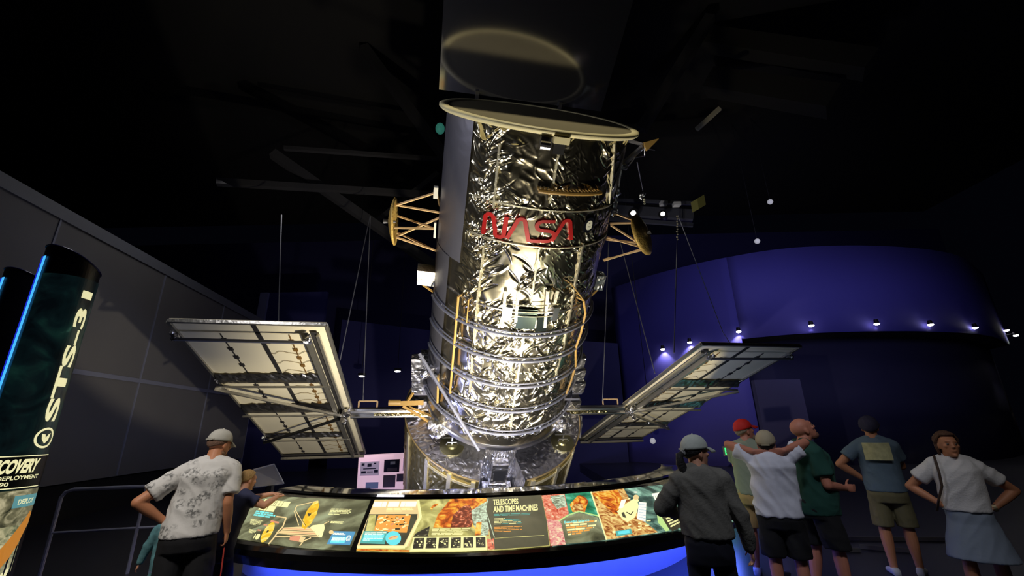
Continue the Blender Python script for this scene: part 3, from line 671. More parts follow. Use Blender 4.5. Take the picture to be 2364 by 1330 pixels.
# ---- solar arrays
def LD(sd):
    th = .49+(-.058 if sd > 0 else 0); return (TA*math.cos(th)-TE2*math.sin(th)).normalized()
M_sheet = mat('array_sheet', srgb(226, 216, 184), .65, var=.05, vscale=1.5)
M_beam = mat('array_beam', srgb(176, 172, 160), .3, .8, bump=.3, bscale=18)
M_seamd = mat('array_seam', srgb(38, 36, 36), .6)
M_bfoil = foil('beam_foil', srgb(190, 188, 190), .3, .35, 3.)
ARQ = {}
ULAMP = Vector((-.9, 6.4, .1))
def solar(sd, lb):
    o = TP-TA*6.522-TE2*.185+TE1*sd*3.294; d = LD(sd); wv = TE1*sd; n = d.cross(wv).normalized()
    if n.dot(CAMP-o) < 0: n = -n          # side that faces the visitors
    W_ = 2.2; U1, U2 = 3.605, -3.567
    def q(u, w_, h=0.): return o+d*u+wv*w_+n*h
    root = MB().box(q((U1+U2)/2, W_/2, -.03), d*(U1-U2)/2, wv*W_/2, n*.02).build('solar_array', M_sheet, tel); root['label'] = lb
    if sd > 0: ARQ['a'], ARQ['b'], ARQ['w'], ARQ['d'] = q(3.6, .85), q(1.8, 1.6), wv, d
    # frame round the sheet
    f = MB(); 
    for a_, b_ in ((q(U1, 0), q(U2, 0)), (q(U1, W_), q(U2, W_)), (q(U1, 0), q(U1, W_)), (q(U2, 0), q(U2, W_))): f.bar(a_, b_, .045, .05, up=n)
    f.build('outer_frame', M_beam, root)
    f = MB(); f.bar(q(U1-.3, .3, .12), q(U2+.05, .3, .12), .07, .09, up=n); f.bar(q(U1-.25, .16, .05), q(U2, .16, .05), .05, .05, up=n); f.build('inner_beam', M_beam, root)
    MB().bar(q(U1-.2, .22, .02), q(U2, .22, .02), .1, .02, up=n).build('beam_gap', M_seamd, root)
    MB().bar(q(U1-.3, .25, .16), q(U1-.3, W_, .14), .04, .04, up=n).build('cross_beam', M_rail, root)
    MB().bar(q(U2+.12, 0, .13), q(U2+.12, W_, .13), .06, .06, up=n).build('cross_beam', M_beam, root)
    MB().box(q(U2+.12, W_/2, .05), d*.06, wv*W_/2, n*.02).build('beam_gap', M_seamd, root)
    for u, fo in ((1.55, .25), (0, .3), (-1.75, .14)):
        MB().bar(q(u, .2, .16), q(u, W_-.02, .16), .032, .032, up=n).build('cross_beam', M_beam, root)
        V = []; Fc = []; k = 34
        for i in range(k+1):
            w_ = .3+(W_-.34)*i/k
            for j in range(5):
                uu = u+fo*(j/4)*(1+.1*rng.normal() if j == 4 else 1)-.0; V.append(q(uu+.03, w_, .10-.07*j/4+(rng.normal()*.007 if 0 < j < 4 else 0)))
        for i in range(k):
            for j in range(4): z = i*5+j; Fc.append((z, z+1, z+6, z+5))
        pm('foil_flap', V, Fc, M_bfoil, root)
    MB().bar(q(0, .1, .2), q(1.55, W_, .2), .04, .05, up=n).build('diagonal_brace', M_beam, root)
    MB().bar(q(0, .1, .2), q(-1.75, W_, .2), .05, .05, up=n).build('diagonal_brace', M_dark if sd > 0 else M_beam, root)
    ms = MB(); ms.bar(q(U1-.02, 1.07, .0), q(U2, 1.07, .0), .07, .012, up=n); ms.build('centre_seam', M_seamd, root)
    for w_ in (.62, 1.62):
        cs = MB(); cs.bar(q(U1-.35, w_, .0), q(U2+.1, w_, .0), .014, .012, up=n)
        k = 0; u = U1-.55
        while u > U2+.2:
            if abs(u) > .25 and (int((U1-u)/.42) % 5) < 4: cs.box(q(u, w_, .0), d*.045, wv*.035, n*.012)
            u -= .30
        cs.build('connector_row', mat('brown_connector', srgb(110, 78, 30), .6) if w_ < 1 else M_seamd, root)
    wr = MB(); u = U1-.6
    while u > U2+.3:
        wr.tube([q(u+.05*math.sin(t*1.1)+.02*math.sin(t*2.3+u), .34+.7*t/10, .004) for t in range(11)], .005, 4); u -= .36
    wr.build('wire', mat('tan_wire', srgb(150, 135, 100), .6), root)
    for u in (U1-.3, 1.55, -1.75): crumple(q(u, W_-.02, .08), .09, 5, int(u*10)+50, 'corner_fitting', root)
    crumple(q(U1-.3, .32, .12), .09, 5, 71, 'corner_fitting', root); crumple(q(0, .15, .15), .15, 10, 72, 'hub_fitting', root)
    # mast
    m0 = o+n*.08; m1 = TP-TA*(6.522-.3)-TE2*.185+TE1*sd*1.5
    m1 = m0-wv*1.95
    MB().cyl(m0, m1, .085, n=12).cyl(m0-n*.0+n*.12, m1+n*.12, .04, n=8).build('mast', M_metal, root)
    MB().cyl(m0-wv*.5+n*.08, m1+n*.10, .06, n=8).build('mast_wrap', foil('warm_foil', srgb(220, 205, 150), .25, 1., 12.), root)
    hd = MB(); hz = Vector((0, 0, 1)); b0 = m0-wv*.15+hz*.08; b1 = m0-wv*.55+hz*.08
    hd.bar(b0, b0+hz*.14, .03, .03).bar(b1, b1+hz*.14, .03, .03).bar(b0+hz*.14, b1+hz*.14, .03, .03); hd.build('mast_handle', mat('tan_rail', srgb(180, 150, 110), .5), root)
solar(1, 'left solar array panel seen from below'); solar(-1, 'right solar array panel seen from below')
# added floodlight stand, out of sight; its blade shades part of the left array
fld_ = empty('floodlight', Vector((ULAMP.x, ULAMP.y, -4))); tag(fld_, 'black floodlight behind the console with an added blade that shades the left array', 'floodlight')
MB().cyl(Vector((ULAMP.x, ULAMP.y, -4)), ULAMP+Vector((0, 0, -.22)), .025, n=8).build('mast', mat('lamp_black', srgb(16, 16, 18), .6), fld_)
MB().box(ULAMP+Vector((0, 0, -.16)), (.12, 0, 0), (0, .12, 0), (0, 0, .06)).build('housing', MATS['lamp_black'], fld_)
a1_ = (ARQ['a']+ARQ['d']*1.2-ARQ['w']*.5-ULAMP).normalized()*.34; b1_ = (ARQ['b']-ULAMP).normalized()*.34; c1_ = (ARQ['b']-ARQ['d']*.25+ARQ['w']*3.5-ULAMP).normalized()*.34; e1_ = (ARQ['a']+ARQ['d']*1.2+ARQ['w']*4-ULAMP).normalized()*.34
qd = [ULAMP+v for v in (a1_, b1_, c1_, e1_)]
bdn = pm('added_shadow_blade', qd, [(0, 1, 2, 3)], MATS['lamp_black'], fld_); md = bdn.modifiers.new('t', 'SOLIDIFY'); md.thickness = .004
MB().bar(ULAMP+Vector((-.12, .1, -.12)), qd[2], .012, .012).build('blade_arm', MATS['lamp_black'], fld_)
# ---- cables
M_cab = mat('steel_cable', srgb(150, 150, 160), .4, .7)
def cable(pts, lb, grp=None, r=.012, D=None):
    o = MB().tube(pts, r, 6).build('suspension_cable', M_cab); return tag(o, lb, 'cable')
OL = TP-TA*6.522-TE2*.185+TE1*3.294; 
top1 = atd(853, 520, 13)
cable([atd(650, 496, 11), atd(643, 744, 8.6)], 'thin cable dropping to the top edge of the left solar array')
cable([atd(854, 500, 12), atd(785, 832, 8.75)], 'slanting cable down to the inner edge of the left solar array')
cable([atd(855, 500, 12.2), atd(838, 926, 9.9)], 'upright cable down to the left array mast')
cable([atd(1405, 560, 12), atd(1391, 926, 10.5)], 'upright cable right of the barrel down to the right array mast')
cable([atd(1432, 560, 12), atd(1512, 862, 9.3)], 'slanting cable to the inner edge of the right solar array')
cable([atd(1563, 556, 11.7), atd(1556, 815, 8.6)], 'upright cable hanging from the lighting truss')
cable([atd(1565, 497, 11.7), atd(1668, 765, 14), atd(1690, 800, 12)], 'slanting cable splitting off right under the lighting truss')
cable([atd(1471, 375, 8.2), atd(1484, 440, 10.5)], 'short thin cable from the pyramid antenna to the foil ball')
b = crumple(atd(1483, 450, 10.5), .09, 6, 90, 'foil_ball', None); b.parent = None; tag(b, 'crumpled foil ball hanging beside the right of the barrel', 'foil ball')
ch = MB()
for k in range(3): ch.ball(atd(1487+k*.5, 460+k*5, 10.5), .03, nu=8, nv=5)
ch.build('chain', M_tape, b)
sh = MB()
for k in range(10): sh.ball(atd(1563+(k % 2), 499+k*6, 11.7), .028, nu=6, nv=4)
tag(sh.build('shackle_chain', M_tape), 'bright shackle links at the top of the upright truss cable', 'chain')
gl = MB().ball(atd(1016, 297, 12), .13, .13, .17, nu=16, nv=10).build('hanging_globe', mat('teal_globe', srgb(80, 170, 150), .5, var=.9, vscale=9, emis=srgb(70, 160, 140), es=.25), None, True)
tag(gl, 'small teal mottled globe half hidden behind the upper left edge of the telescope', 'globe')
# ------------------------------------------------------------------ curved reading console
RF, RB, ZF, ZBK = 4.6, 3.82, .65, .96
SL = math.atan2(ZBK-ZF, RF-RB)
def conz(R): return ZF+(RF-R)/(RF-RB)*(ZBK-ZF)
def con(px, py, lift=0.):
    d = ray(px, py); lo, hi = 3.2, 12.; f = lambda k: (CAMP+d*k)
    # march to the reading surface
    k = .5; prev = None
    while k < 14:
        p = f(k); R = math.hypot(p.x-CC.x, p.y-CC.y)
        if p.z < conz(R) and p.y < CC.y+3 and R < 5.2: break
        k += .02
    a_, b_ = k-.02, k
    for _ in range(18):
        c = (a_+b_)/2; p = f(c); R = math.hypot(p.x-CC.x, p.y-CC.y)
        if p.z < conz(R): b_ = c
        else: a_ = c
    p = f(b_); rd = Vector((p.x-CC.x, p.y-CC.y, 0)).normalized()
    return p+(rd*math.sin(SL)+Vector((0, 0, math.cos(SL))))*lift
M_con = mat('console_black', srgb(14, 13, 14), .16, var=.1, coat=.3)
M_ledge = mat('console_ledge', srgb(16, 15, 15), .045, spec=.9, coat=1.)
con_root = empty('exhibit_console', arc(4.2, 0, 0)); tag(con_root, 'long curved black reading console with backlit graphic panels and a blue glowing base', 'exhibit console')
def sweep(name, prof, d0, d1, m, par, n=90, close=True):
    V = []; Fc = []; k = len(prof)
    for i in range(n+1):
        d = d0+(d1-d0)*i/n
        for R, z in prof: V.append(arc(R, d, z))
    for i in range(n):
        for j in range(k if close else k-1): Fc.append((i*k+j, i*k+(j+1) % k, (i+1)*k+(j+1) % k, (i+1)*k+j))
    if close: Fc += [tuple(range(k))[::-1], tuple(range(n*k, n*k+k))]
    return pm(name, V, Fc, m, par)
D0, D1 = -38, 76
sweep('console_housing', [(RF+.0, ZF-.004), (RF+.05, ZF-.03), (RF+.055, ZF-.08), (RF+.03, ZF-.16), (RF-.1, ZF-.2), (4.0, ZF-.2), (3.5, ZF-.1), (3.5, ZBK+.02), (RB-.07, ZBK+.0), (RB, ZBK-.005)], D0, D1, M_con, con_root)
sweep('console_ledge', [(RB-.10, ZBK+.035), (RB-.08, ZBK+.012), (3.48, ZBK+.012), (3.40, ZBK+.02), (3.40, ZBK+.045), (3.46, ZBK+.045)], D0, D1, M_ledge, con_root)
sweep('console_base', [(3.84, .0), (3.84, .46), (3.6, .46), (3.6, 0)], D0-8, D1, mat('blue_base', srgb(170, 180, 240), .6), con_root)
sweep('light_strip', [(4.28, .441), (4.28, .447), (4.36, .447), (4.36, .441)], D0, D1, mat('blue_led', srgb(60, 80, 255), .5, emis=(.10, .17, 1.0), es=17), con_root)
sweep('light_strip', [(4.02, .441), (4.02, .447), (4.08, .447), (4.08, .441)], D0, D1, MATS['blue_led'], con_root)
# graphic panels -----------------------------------------------------------
def polyart(mb, pts, layer, mi, maxl=14):
    V = [Vector((x, y, 0)) for x, y in pts]; V, Fc = subdiv(V, [tuple(range(len(V)))], maxl)
    mb.add([con(v.x, v.y, .001*layer+.0015) for v in V], [f if True else f for f in Fc], mi)
def line(mb, pts, wd_, layer, mi):
    for (x0, y0), (x1, y1) in zip(pts[:-1], pts[1:]):
        L = math.hypot(x1-x0, y1-y0) or 1; nx, ny = -(y1-y0)/L*wd_/2, (x1-x0)/L*wd_/2
        polyart(mb, [(x0+nx, y0+ny), (x1+nx, y1+ny), (x1-nx, y1-ny), (x0-nx, y0-ny)], layer, mi, 16)
def ell(cx, cy, a, b, rot=0, n=24):
    c, s = math.cos(math.radians(rot)), math.sin(math.radians(rot))
    return [(cx+a*math.cos(t)*c-b*math.sin(t)*s, cy+a*math.cos(t)*s+b*math.sin(t)*c) for t in [2*math.pi*i/n for i in range(n)]]
def persp(c, u, v):   # bilinear in a four-corner field: TL TR BR BL
    (x0, y0), (x1, y1), (x2, y2), (x3, y3) = c
    return ((x0*(1-u)+x1*u)*(1-v)+(x3*(1-u)+x2*u)*v, (y0*(1-u)+y1*u)*(1-v)+(y3*(1-u)+y2*u)*v)
def textart(mb, body, c, layer, mi, bold=.012, maxl=6):
    """lettering fitted to the four corners c"""
    V, Fc = text_mesh(body, 1., bold)
    x0 = min(v.x for v in V); x1 = max(v.x for v in V); y0 = min(v.y for v in V); y1 = max(v.y for v in V)
    P_ = [persp(c, (v.x-x0)/(x1-x0), 1-(v.y-y0)/(y1-y0)) for v in V]
    mb.add([con(x, y, .001*layer+.0015) for x, y in P_], Fc, mi)
def lines_of_text(mb, c, rows, layer, mi, fill=.55, seed=0, mi2=None, frac=None):
    r_ = random.Random(seed)
    for k in range(rows):
        v0 = k/rows; v1 = v0+fill/rows; u = 0; end = 1 if k < rows-1 else .6
        if frac: end = frac[k % len(frac)]
        while u < end-.03:
            wd_ = min(r_.uniform(.12, .34), end-u); mm = mi if (mi2 is None or r_.random() < .6) else mi2
            polyart(mb, [persp(c, u, v0), persp(c, u+wd_, v0), persp(c, u+wd_, v1), persp(c, u, v1)], layer, mm, 40); u += wd_+.025
CREAM = srgb(252, 246, 175); CYAN = srgb(128, 240, 236)
A_ = dict(
 bg1=emat('print_dark_nebula', [srgb(58, 60, 42), srgb(92, 92, 66), srgb(140, 142, 108), srgb(168, 178, 140)], 2.6, 1., 1.2),
 cream=flat_e('print_cream', CREAM), cyan=flat_e('print_cyan', CYAN), gold=emat('print_gold', [srgb(225, 160, 20), srgb(250, 205, 40), srgb(255, 245, 150)], 6, 1.),
 dk=flat_e('print_dark', srgb(62, 58, 42)), tan=flat_e('print_tan', srgb(232, 205, 145)), pink=flat_e('print_salmon', srgb(222, 150, 115)), blue=flat_e('print_blue', srgb(84, 150, 190)),
 teal=flat_e('print_teal', srgb(88, 175, 165)), sky=flat_e('print_sky', srgb(110, 228, 235)), white=flat_e('print_white', srgb(255, 254, 232), 1.05), orange=flat_e('print_orange', srgb(240, 165, 75)),
 fire=emat('print_fire', [srgb(120, 52, 22), srgb(214, 96, 30), srgb(250, 180, 60), srgb(255, 238, 130)], 7, 1., 2.),
 star=emat('print_starfield', [srgb(112, 48, 32), srgb(140, 66, 44), srgb(225, 120, 80), srgb(240, 240, 215)], 26, 1., .5, lo=.42, hi=.72),
 frost=emat('print_frost', [srgb(90, 98, 76), srgb(160, 170, 140), srgb(210, 228, 200), srgb(225, 245, 215)], 22, 1., 1.2),
 paleneb=emat('print_pale_nebula', [srgb(130, 122, 70), srgb(196, 188, 110), srgb(238, 230, 150)], 5, 1., 1.),
 speck=emat('print_deep_field', [srgb(52, 48, 40), srgb(62, 58, 48), srgb(90, 84, 64), srgb(250, 240, 190)], 30, 1., .3, lo=.4, hi=.74),
 pinkred=emat('print_pink_red', [srgb(170, 50, 40), srgb(228, 110, 80), srgb(240, 160, 130), srgb(250, 225, 180)], 16, 1., 1.6),
 green=emat('print_green', [srgb(22, 92, 60), srgb(50, 150, 110), srgb(110, 205, 170)], 6, 1., 1.),
 lime=flat_e('print_lime', srgb(190, 225, 140)), dgrey=emat('print_charcoal', [srgb(56, 56, 44), srgb(80, 78, 60), srgb(104, 100, 78)], 2, 1., .5),
 rock=emat('print_rock', [srgb(110, 58, 24), srgb(190, 120, 60), srgb(240, 200, 120), srgb(252, 232, 150)], 9, 1., 2.5),
 tealneb=emat('print_teal_nebula', [srgb(40, 56, 48), srgb(62, 88, 80), srgb(120, 160, 140), srgb(170, 215, 190)], 4, 1., 1.3),
 mauve=emat('print_pink_pebbles', [srgb(200, 90, 90), srgb(230, 140, 140), srgb(245, 200, 170), srgb(250, 240, 190)], 24, 1., 1.))
KEYS = list(A_.keys()); MI = {k: i for i, k in enumerate(KEYS)}; ML = [A_[k] for k in KEYS]
def art_obj(mb, name, par, lb=None):
    used = sorted(set(mb.M)); re_ = {u: i for i, u in enumerate(used)}
    o = pm(name, mb.V, mb.F, [ML[u] for u in used], par, False, [re_[x] for x in mb.M])
    if lb: o['label'] = lb
    return o
def panel(pts, key, lb, lift=.0):
    mb = MB(); V, Fc = subdiv([Vector((x, y, 0)) for x, y in pts], [tuple(range(len(pts)))], 16)
    mb.add([con(v.x, v.y, lift+.001) for v in V], Fc, 0)
    o = pm('graphic_panel', mb.V, mb.F, A_[key], con_root); o['label'] = lb; return o
# panel one: gold mirror observatory
P1 = panel([(540, 1158), (600, 1149), (644, 1146), (700, 1149), (760, 1152), (820, 1153.5), (856, 1154), (832, 1213), (808, 1272), (740, 1269), (680, 1264), (620, 1256), (574, 1248), (530, 1240)], 'bg1', 'backlit graphic with a golden mirror observatory')
m1 = MB(); c = lambda k: MI[k]
for a_, b_, tl, bl, h in ((0, 1, (605, 1154), (620, 1153), 0),): pass
ttl = [(612, 1153), (672, 1160), (664, 1172.5), (604, 1165)]
us = [0, .27, .44, .5, .62, .74, 1]
for k in range(6):
    g = .012; polyart(m1, [persp(ttl, us[k]+g, 0), persp(ttl, us[k+1]-g, 0), persp(ttl, us[k+1]-g, 1), persp(ttl, us[k]+g, 1)], 2, c('cream'), 30)
ttl = [(603, 1165.8), (639, 1170), (632, 1182.5), (595, 1177)]
us = [0, .32, .5, 1]
for k in range(3): polyart(m1, [persp(ttl, us[k]+.02, 0), persp(ttl, us[k+1]-.02, 0), persp(ttl, us[k+1]-.02, 1), persp(ttl, us[k]+.02, 1)], 2, c('cream'), 30)
lines_of_text(m1, [(592, 1179), (638, 1186), (632, 1199), (584, 1192)], 3, 2, c('cyan'), .72, 3, frac=[.85, 1., .8])
lines_of_text(m1, [(579, 1199), (608, 1203), (597, 1216), (577, 1212)], 5, 2, c('cream'), .5, 4)
lines_of_text(m1, [(576, 1222), (592, 1225), (588, 1234), (574, 1231)], 4, 2, c('cream'), .5, 5)
line(m1, [(638, 1193), (661, 1196), (653, 1217), (642, 1228), (632, 1243), (620, 1257)], 3, 2, c('tan'))
polyart(m1, ell(618, 1230, 27, 9.5, -58), 3, c('gold'), 12); polyart(m1, ell(618, 1228, 4, 1.8, -50), 4, c('dk'))
polyart(m1, ell(595, 1240, 8, 4, -55), 3, c('cream')); polyart(m1, ell(588, 1239, 6, 1.2, -60), 3, c('cream'))
polyart(m1, [(626, 1202), (645, 1206), (643, 1210), (624, 1206)], 3, c('pink')); polyart(m1, [(610, 1211), (618, 1212), (616, 1215), (608, 1213.5)], 3, c('pink')); polyart(m1, [(595, 1223), (604, 1224), (602, 1227), (594, 1226)], 3, c('pink'))
# big mirror with scalloped edge
sc = []
for i in range(40):
    t = 2*math.pi*i/40; r = 1+.05*math.cos(9*t); sc.append((36*r*math.cos(t), 11.5*r*math.sin(t)))
cr_, sr_ = math.cos(math.radians(-62)), math.sin(math.radians(-62))
polyart(m1, [(717+x*cr_-y*sr_, 1190+x*sr_+y*cr_) for x, y in sc], 4, c('gold'), 12)
polyart(m1, [(713, 1186), (716, 1188), (719, 1184), (718, 1190), (713, 1194), (710, 1188)], 5, c('dk'))
line(m1, [(733, 1158), (686, 1169), (681, 1177), (704, 1216)], 1.8, 5, c('tan')); line(m1, [(679, 1180), (690, 1214)], 2, 3, c('tan')); line(m1, [(694, 1196), (706, 1215)], 1.2, 6, c('dk'))
polyart(m1, [(656, 1219), (692, 1217), (738, 1222), (737, 1241), (690, 1238), (640, 1233), (648, 1227)], 3, c('tan'), 14)
for k, y in enumerate((1221, 1225, 1229, 1233)): line(m1, [(652-k*3, y), (737, y+4.5)], 1., 4, c('dk') if k % 2 else c('pink'))
polyart(m1, [(716, 1219), (722, 1214), (748, 1211), (750, 1220), (743, 1242), (737, 1242), (739, 1222)], 4, c('cream'))
line(m1, [(748, 1211), (760, 1205)], 1.6, 4, c('tan')); polyart(m1, [(670, 1240), (694, 1238), (690, 1252), (668, 1248)], 4, c('pink'))
polyart(m1, [(694, 1239), (706, 1242), (698, 1254), (690, 1252)], 4, c('tan')); line(m1, [(718, 1243), (700, 1251), (692, 1262)], 2.2, 4, c('tan')); line(m1, [(632, 1240), (670, 1240)], 2., 4, c('tan'))
lines_of_text(m1, [(765, 1175), (813, 1176), (808, 1192), (757, 1190)], 5, 2, c('cream'), .5, 7, frac=[.98, .93, 1, .9, .5])
lines_of_text(m1, [(764, 1204), (794, 1205), (792, 1211), (762, 1209.5)], 2, 2, c('cream'), .55, 8, frac=[1, .95])
polyart(m1, [(770, 1227), (821, 1228), (808, 1259), (754, 1257)], 2, c('blue'), 14)
polyart(m1, [(768, 1240), (800, 1241), (795, 1255), (762, 1254)], 3, c('sky')); lines_of_text(m1, [(770, 1231), (800, 1232), (796, 1238), (768, 1237)], 2, 3, c('white'), .5, 9, frac=[.8, 1])
lines_of_text(m1, [(768, 1241), (798, 1242), (794, 1253), (764, 1252)], 4, 4, c('white'), .6, 10)
polyart(m1, ell(765, 1230, 5.5, 4.5), 4, c('tan'))
art_obj(m1, 'printed_artwork', P1)
m1 = MB(); textart(m1, '@', [(801, 1237), (812, 1237.4), (808, 1251), (797, 1250.6)], 4, c('white'), .02); art_obj(m1, 'printed_text', P1)
# panel two: title, nebula, deep-field tiles, telescopes and time machines
P2 = panel([(866, 1154), (990, 1153.5), (1120, 1151), (1250, 1144.5), (1262, 1200), (1270, 1261), (1180, 1269.5), (1060, 1274.5), (940, 1275.5), (822, 1273), (844, 1213)], 'paleneb', 'backlit graphic with a fiery nebula, star tiles and the words TELESCOPES AND TIME MACHINES')
m2 = MB()
polyart(m2, [(865, 1155), (965, 1154.5), (965, 1170), (972, 1193), (944, 1262), (824, 1262), (852, 1188)], 1, c('tan'))
us = [0, .2, .31, .34, .6, .63, .74, 1]; ttl = [(864, 1159), (963, 1158.6), (961, 1170.5), (861, 1171)]
for k in (0, 1, 3, 5, 6): polyart(m2, [persp(ttl, us[k]+.004, 0), persp(ttl, us[k+1]-.004, 0), persp(ttl, us[k+1]-.012, 1), persp(ttl, us[k]-.004, 1)], 3, c('white'), 30)
lines_of_text(m2, [(893, 1174), (958, 1173.5), (957, 1183), (891, 1183.5)], 3, 3, c('cream'), .5, 11, frac=[.9, 1, .55])
polyart(m2, [(852, 1188), (964, 1187.6), (962, 1200), (932, 1260), (830, 1259.5)], 2, c('dgrey'), 14)
polyart(m2, [(853, 1190), (868, 1189), (864, 1232), (838, 1250)], 3, c('paleneb'), 14)
r2 = random.Random(4); fld = [(874, 1190), (949, 1190), (939, 1231), (862, 1229)]
polyart(m2, fld, 3, c('orange'), 12)
for _ in range(46):
    u, v = r2.random()*.9, r2.random()*.9; x, y = persp(fld, u, v); L = r2.uniform(3, 11); an = r2.uniform(-.9, .3); wd_ = r2.uniform(1.5, 4)
    line(m2, [(x, y), (min(946, x+L*math.cos(an)), max(1190, y+L*math.sin(an)*.6))], wd_, 4+r2.choice([0, .4, .8]), r2.choice([c('cream'), c('cream'), c('dk'), c('pink'), c('tan')]))
polyart(m2, [(840, 1228), (895, 1228), (888, 1258), (831, 1256)], 6, c('teal'), 12); polyart(m2, [(842, 1236), (888, 1236), (882, 1252), (836, 1251)], 7, c('sky')); 
lines_of_text(m2, [(843, 1232), (893, 1231.5), (886, 1252), (838, 1252)], 6, 8, c('white'), .45, 12, frac=[1, .9, .85, .95, .9, .3])
polyart(m2, ell(908, 1245, 18, 16.5), 8, c('sky'), 10); polyart(m2, ell(908, 1244, 12, 4.5, -14), 9, c('tan')); line(m2, [(899, 1246), (916, 1240)], 2, 10, c('pink'))
line(m2, [(965, 1155), (971, 1194), (935, 1264), (824, 1264)], 6, 2, c('cream')); line(m2, [(823, 1270), (945, 1273)], 4, 2, c('fire'))
polyart(m2, [(1040, 1153), (1122, 1150.6), (1135, 1180), (1128, 1240), (1090, 1219), (1000, 1219), (1010, 1190)], 2, c('fire'), 12)
polyart(m2, [(1068, 1170), (1085, 1168), (1095, 1190), (1088, 1219), (1040, 1219), (1046, 1190)], 3, c('star'), 10)
polyart(m2, [(1088, 1180), (1124, 1158), (1130, 1200), (1128, 1236), (1112, 1240), (1092, 1212)], 4, c('frost'), 12)
polyart(m2, [(1100, 1208), (1112, 1206), (1110, 1236), (1096, 1238)], 5, c('fire'))
polyart(m2, [(993, 1174), (1001, 1166), (1012, 1163), (1010, 1168), (1000, 1173), (997, 1180)], 3, c('fire'), 10)
polyart(m2, [(960, 1232), (992, 1216), (990, 1240), (954, 1240)], 2, c('speck'), 12)
polyart(m2, [(992, 1221), (1088, 1219), (1092, 1238), (988, 1240)], 6, c('paleneb'), 14); lines_of_text(m2, [(998, 1223), (1084, 1222), (1086, 1238), (996, 1239)], 5, 7, c('cream'), .5, 13, frac=[1, .95, .78, .82, .8])
polyart(m2, [(955, 1242), (1122, 1239), (1125, 1272), (1060, 1274.5), (946, 1275)], 5, c('cream'), 14)
for k in range(6):
    x = 957+k*28.3; polyart(m2, [(x, 1244.5-k*.35), (x+22.5-k*.1, 1244-k*.35), (x+20.5+k*.4, 1268.5-k*.5), (x-4+k*.9, 1269-k*.5)], 7, c('speck'), 12)
    for _ in range(7): polyart(m2, ell(x+2+r2.uniform(1, 16), 1247+r2.uniform(0, 18), r2.uniform(.8, 2.4), r2.uniform(.7, 1.8), 0, 8), 8, c('cream'))
polyart(m2, [(1124, 1150.7), (1249, 1144.5), (1262, 1206), (1268, 1261), (1140, 1271), (1132, 1240), (1121, 1178)], 6, c('dgrey'), 14)
polyart(m2, [(1124, 1246), (1140, 1245), (1142, 1270), (1126, 1272)], 6, c('pinkred'))
line(m2, [(1142, 1245), (1256, 1238)], 1.2, 7, c('paleneb')); line(m2, [(1127, 1151), (1121, 1178), (1142, 1245)], 2, 7, c('frost'))
lines_of_text(m2, [(1140, 1189), (1224, 1186.5), (1226, 1192.5), (1140, 1195)], 2, 8, c('teal'), .45, 14, frac=[1, 1])
lines_of_text(m2, [(1141, 1199), (1203, 1197), (1204, 1212), (1141, 1215)], 5, 8, c('cream'), .4, 15, mi2=c('teal'), frac=[.4, .93, 1, .98, 1])
lines_of_text(m2, [(1141, 1219), (1205, 1217), (1206, 1230), (1141, 1233)], 4, 8, c('orange'), .42, 16, frac=[1, .95, 1, .6])
art_obj(m2, 'printed_artwork', P2)
m2 = MB(); textart(m2, 'TELESCOPES', [(1138, 1155.3), (1196, 1153), (1196.5, 1165.8), (1139, 1168.5)], 9, c('cream'), .03)
textart(m2, 'AND TIME MACHINES', [(1139, 1171), (1241, 1166.5), (1242, 1181), (1139, 1185.5)], 9, c('cream'), .03); art_obj(m2, 'printed_text', P2)
# panel three: pillars, beautiful science, drawing of the telescope
P3 = panel([(1262, 1143.8), (1360, 1137), (1460, 1127), (1560, 1115), (1640, 1103), (1660, 1130), (1690, 1180), (1700, 1205), (1640, 1215), (1540, 1228), (1420, 1246), (1275, 1262), (1268, 1200)], 'tealneb', 'backlit graphic with the words Beautiful Science and a drawing of the telescope')
m3 = MB()
polyart(m3, [(1250, 1144.6), (1303, 1141), (1313, 1186), (1295, 1202), (1306, 1258), (1271, 1261.5), (1262, 1200)], 2, c('pinkred'), 12)
polyart(m3, [(1262, 1200), (1295, 1203), (1306, 1258), (1272, 1261)], 3, c('mauve'), 12)
polyart(m3, [(1270, 1146), (1302, 1143), (1308, 1170), (1286, 1176), (1274, 1160)], 3, c('frost'), 10)
polyart(m3, [(1304, 1141), (1364, 1136.6), (1381, 1192), (1337, 1181), (1314, 1187)], 2, c('green'), 12)
polyart(m3, [(1322, 1184), (1315, 1166), (1322, 1158), (1333, 1146), (1339, 1144), (1352, 1150), (1358, 1158), (1350, 1164), (1345, 1160), (1350, 1184), (1337, 1180)], 4, c('fire'), 8)
polyart(m3, [(1326, 1184), (1320, 1170), (1332, 1164), (1344, 1166), (1348, 1184), (1337, 1181)], 5, c('rock'), 8)
line(m3, [(1290, 1204), (1313, 1190), (1337, 1182), (1383, 1193)], 3, 4, c('lime')); line(m3, [(1364, 1136.6), (1383, 1194), (1400, 1248)], 3, 5, c('cream'))
polyart(m3, [(1293, 1204), (1314, 1191), (1337, 1184.5), (1380, 1196), (1398, 1248), (1307, 1257)], 3, c('bg1'), 12)
lines_of_text(m3, [(1304, 1208), (1378, 1202.5), (1372, 1232), (1312, 1239)], 6, 5, c('cream'), .7, 17, mi2=c('orange'), frac=[1, .72, 1, .95, .8, .55])
polyart(m3, [(1364, 1136.6), (1440, 1129), (1460, 1165), (1480, 1200), (1520, 1230), (1400, 1247)], 2, c('rock'), 12)
polyart(m3, [(1366, 1140), (1425, 1132), (1436, 1150), (1430, 1185), (1420, 1190)], 3, c('fire'), 12)
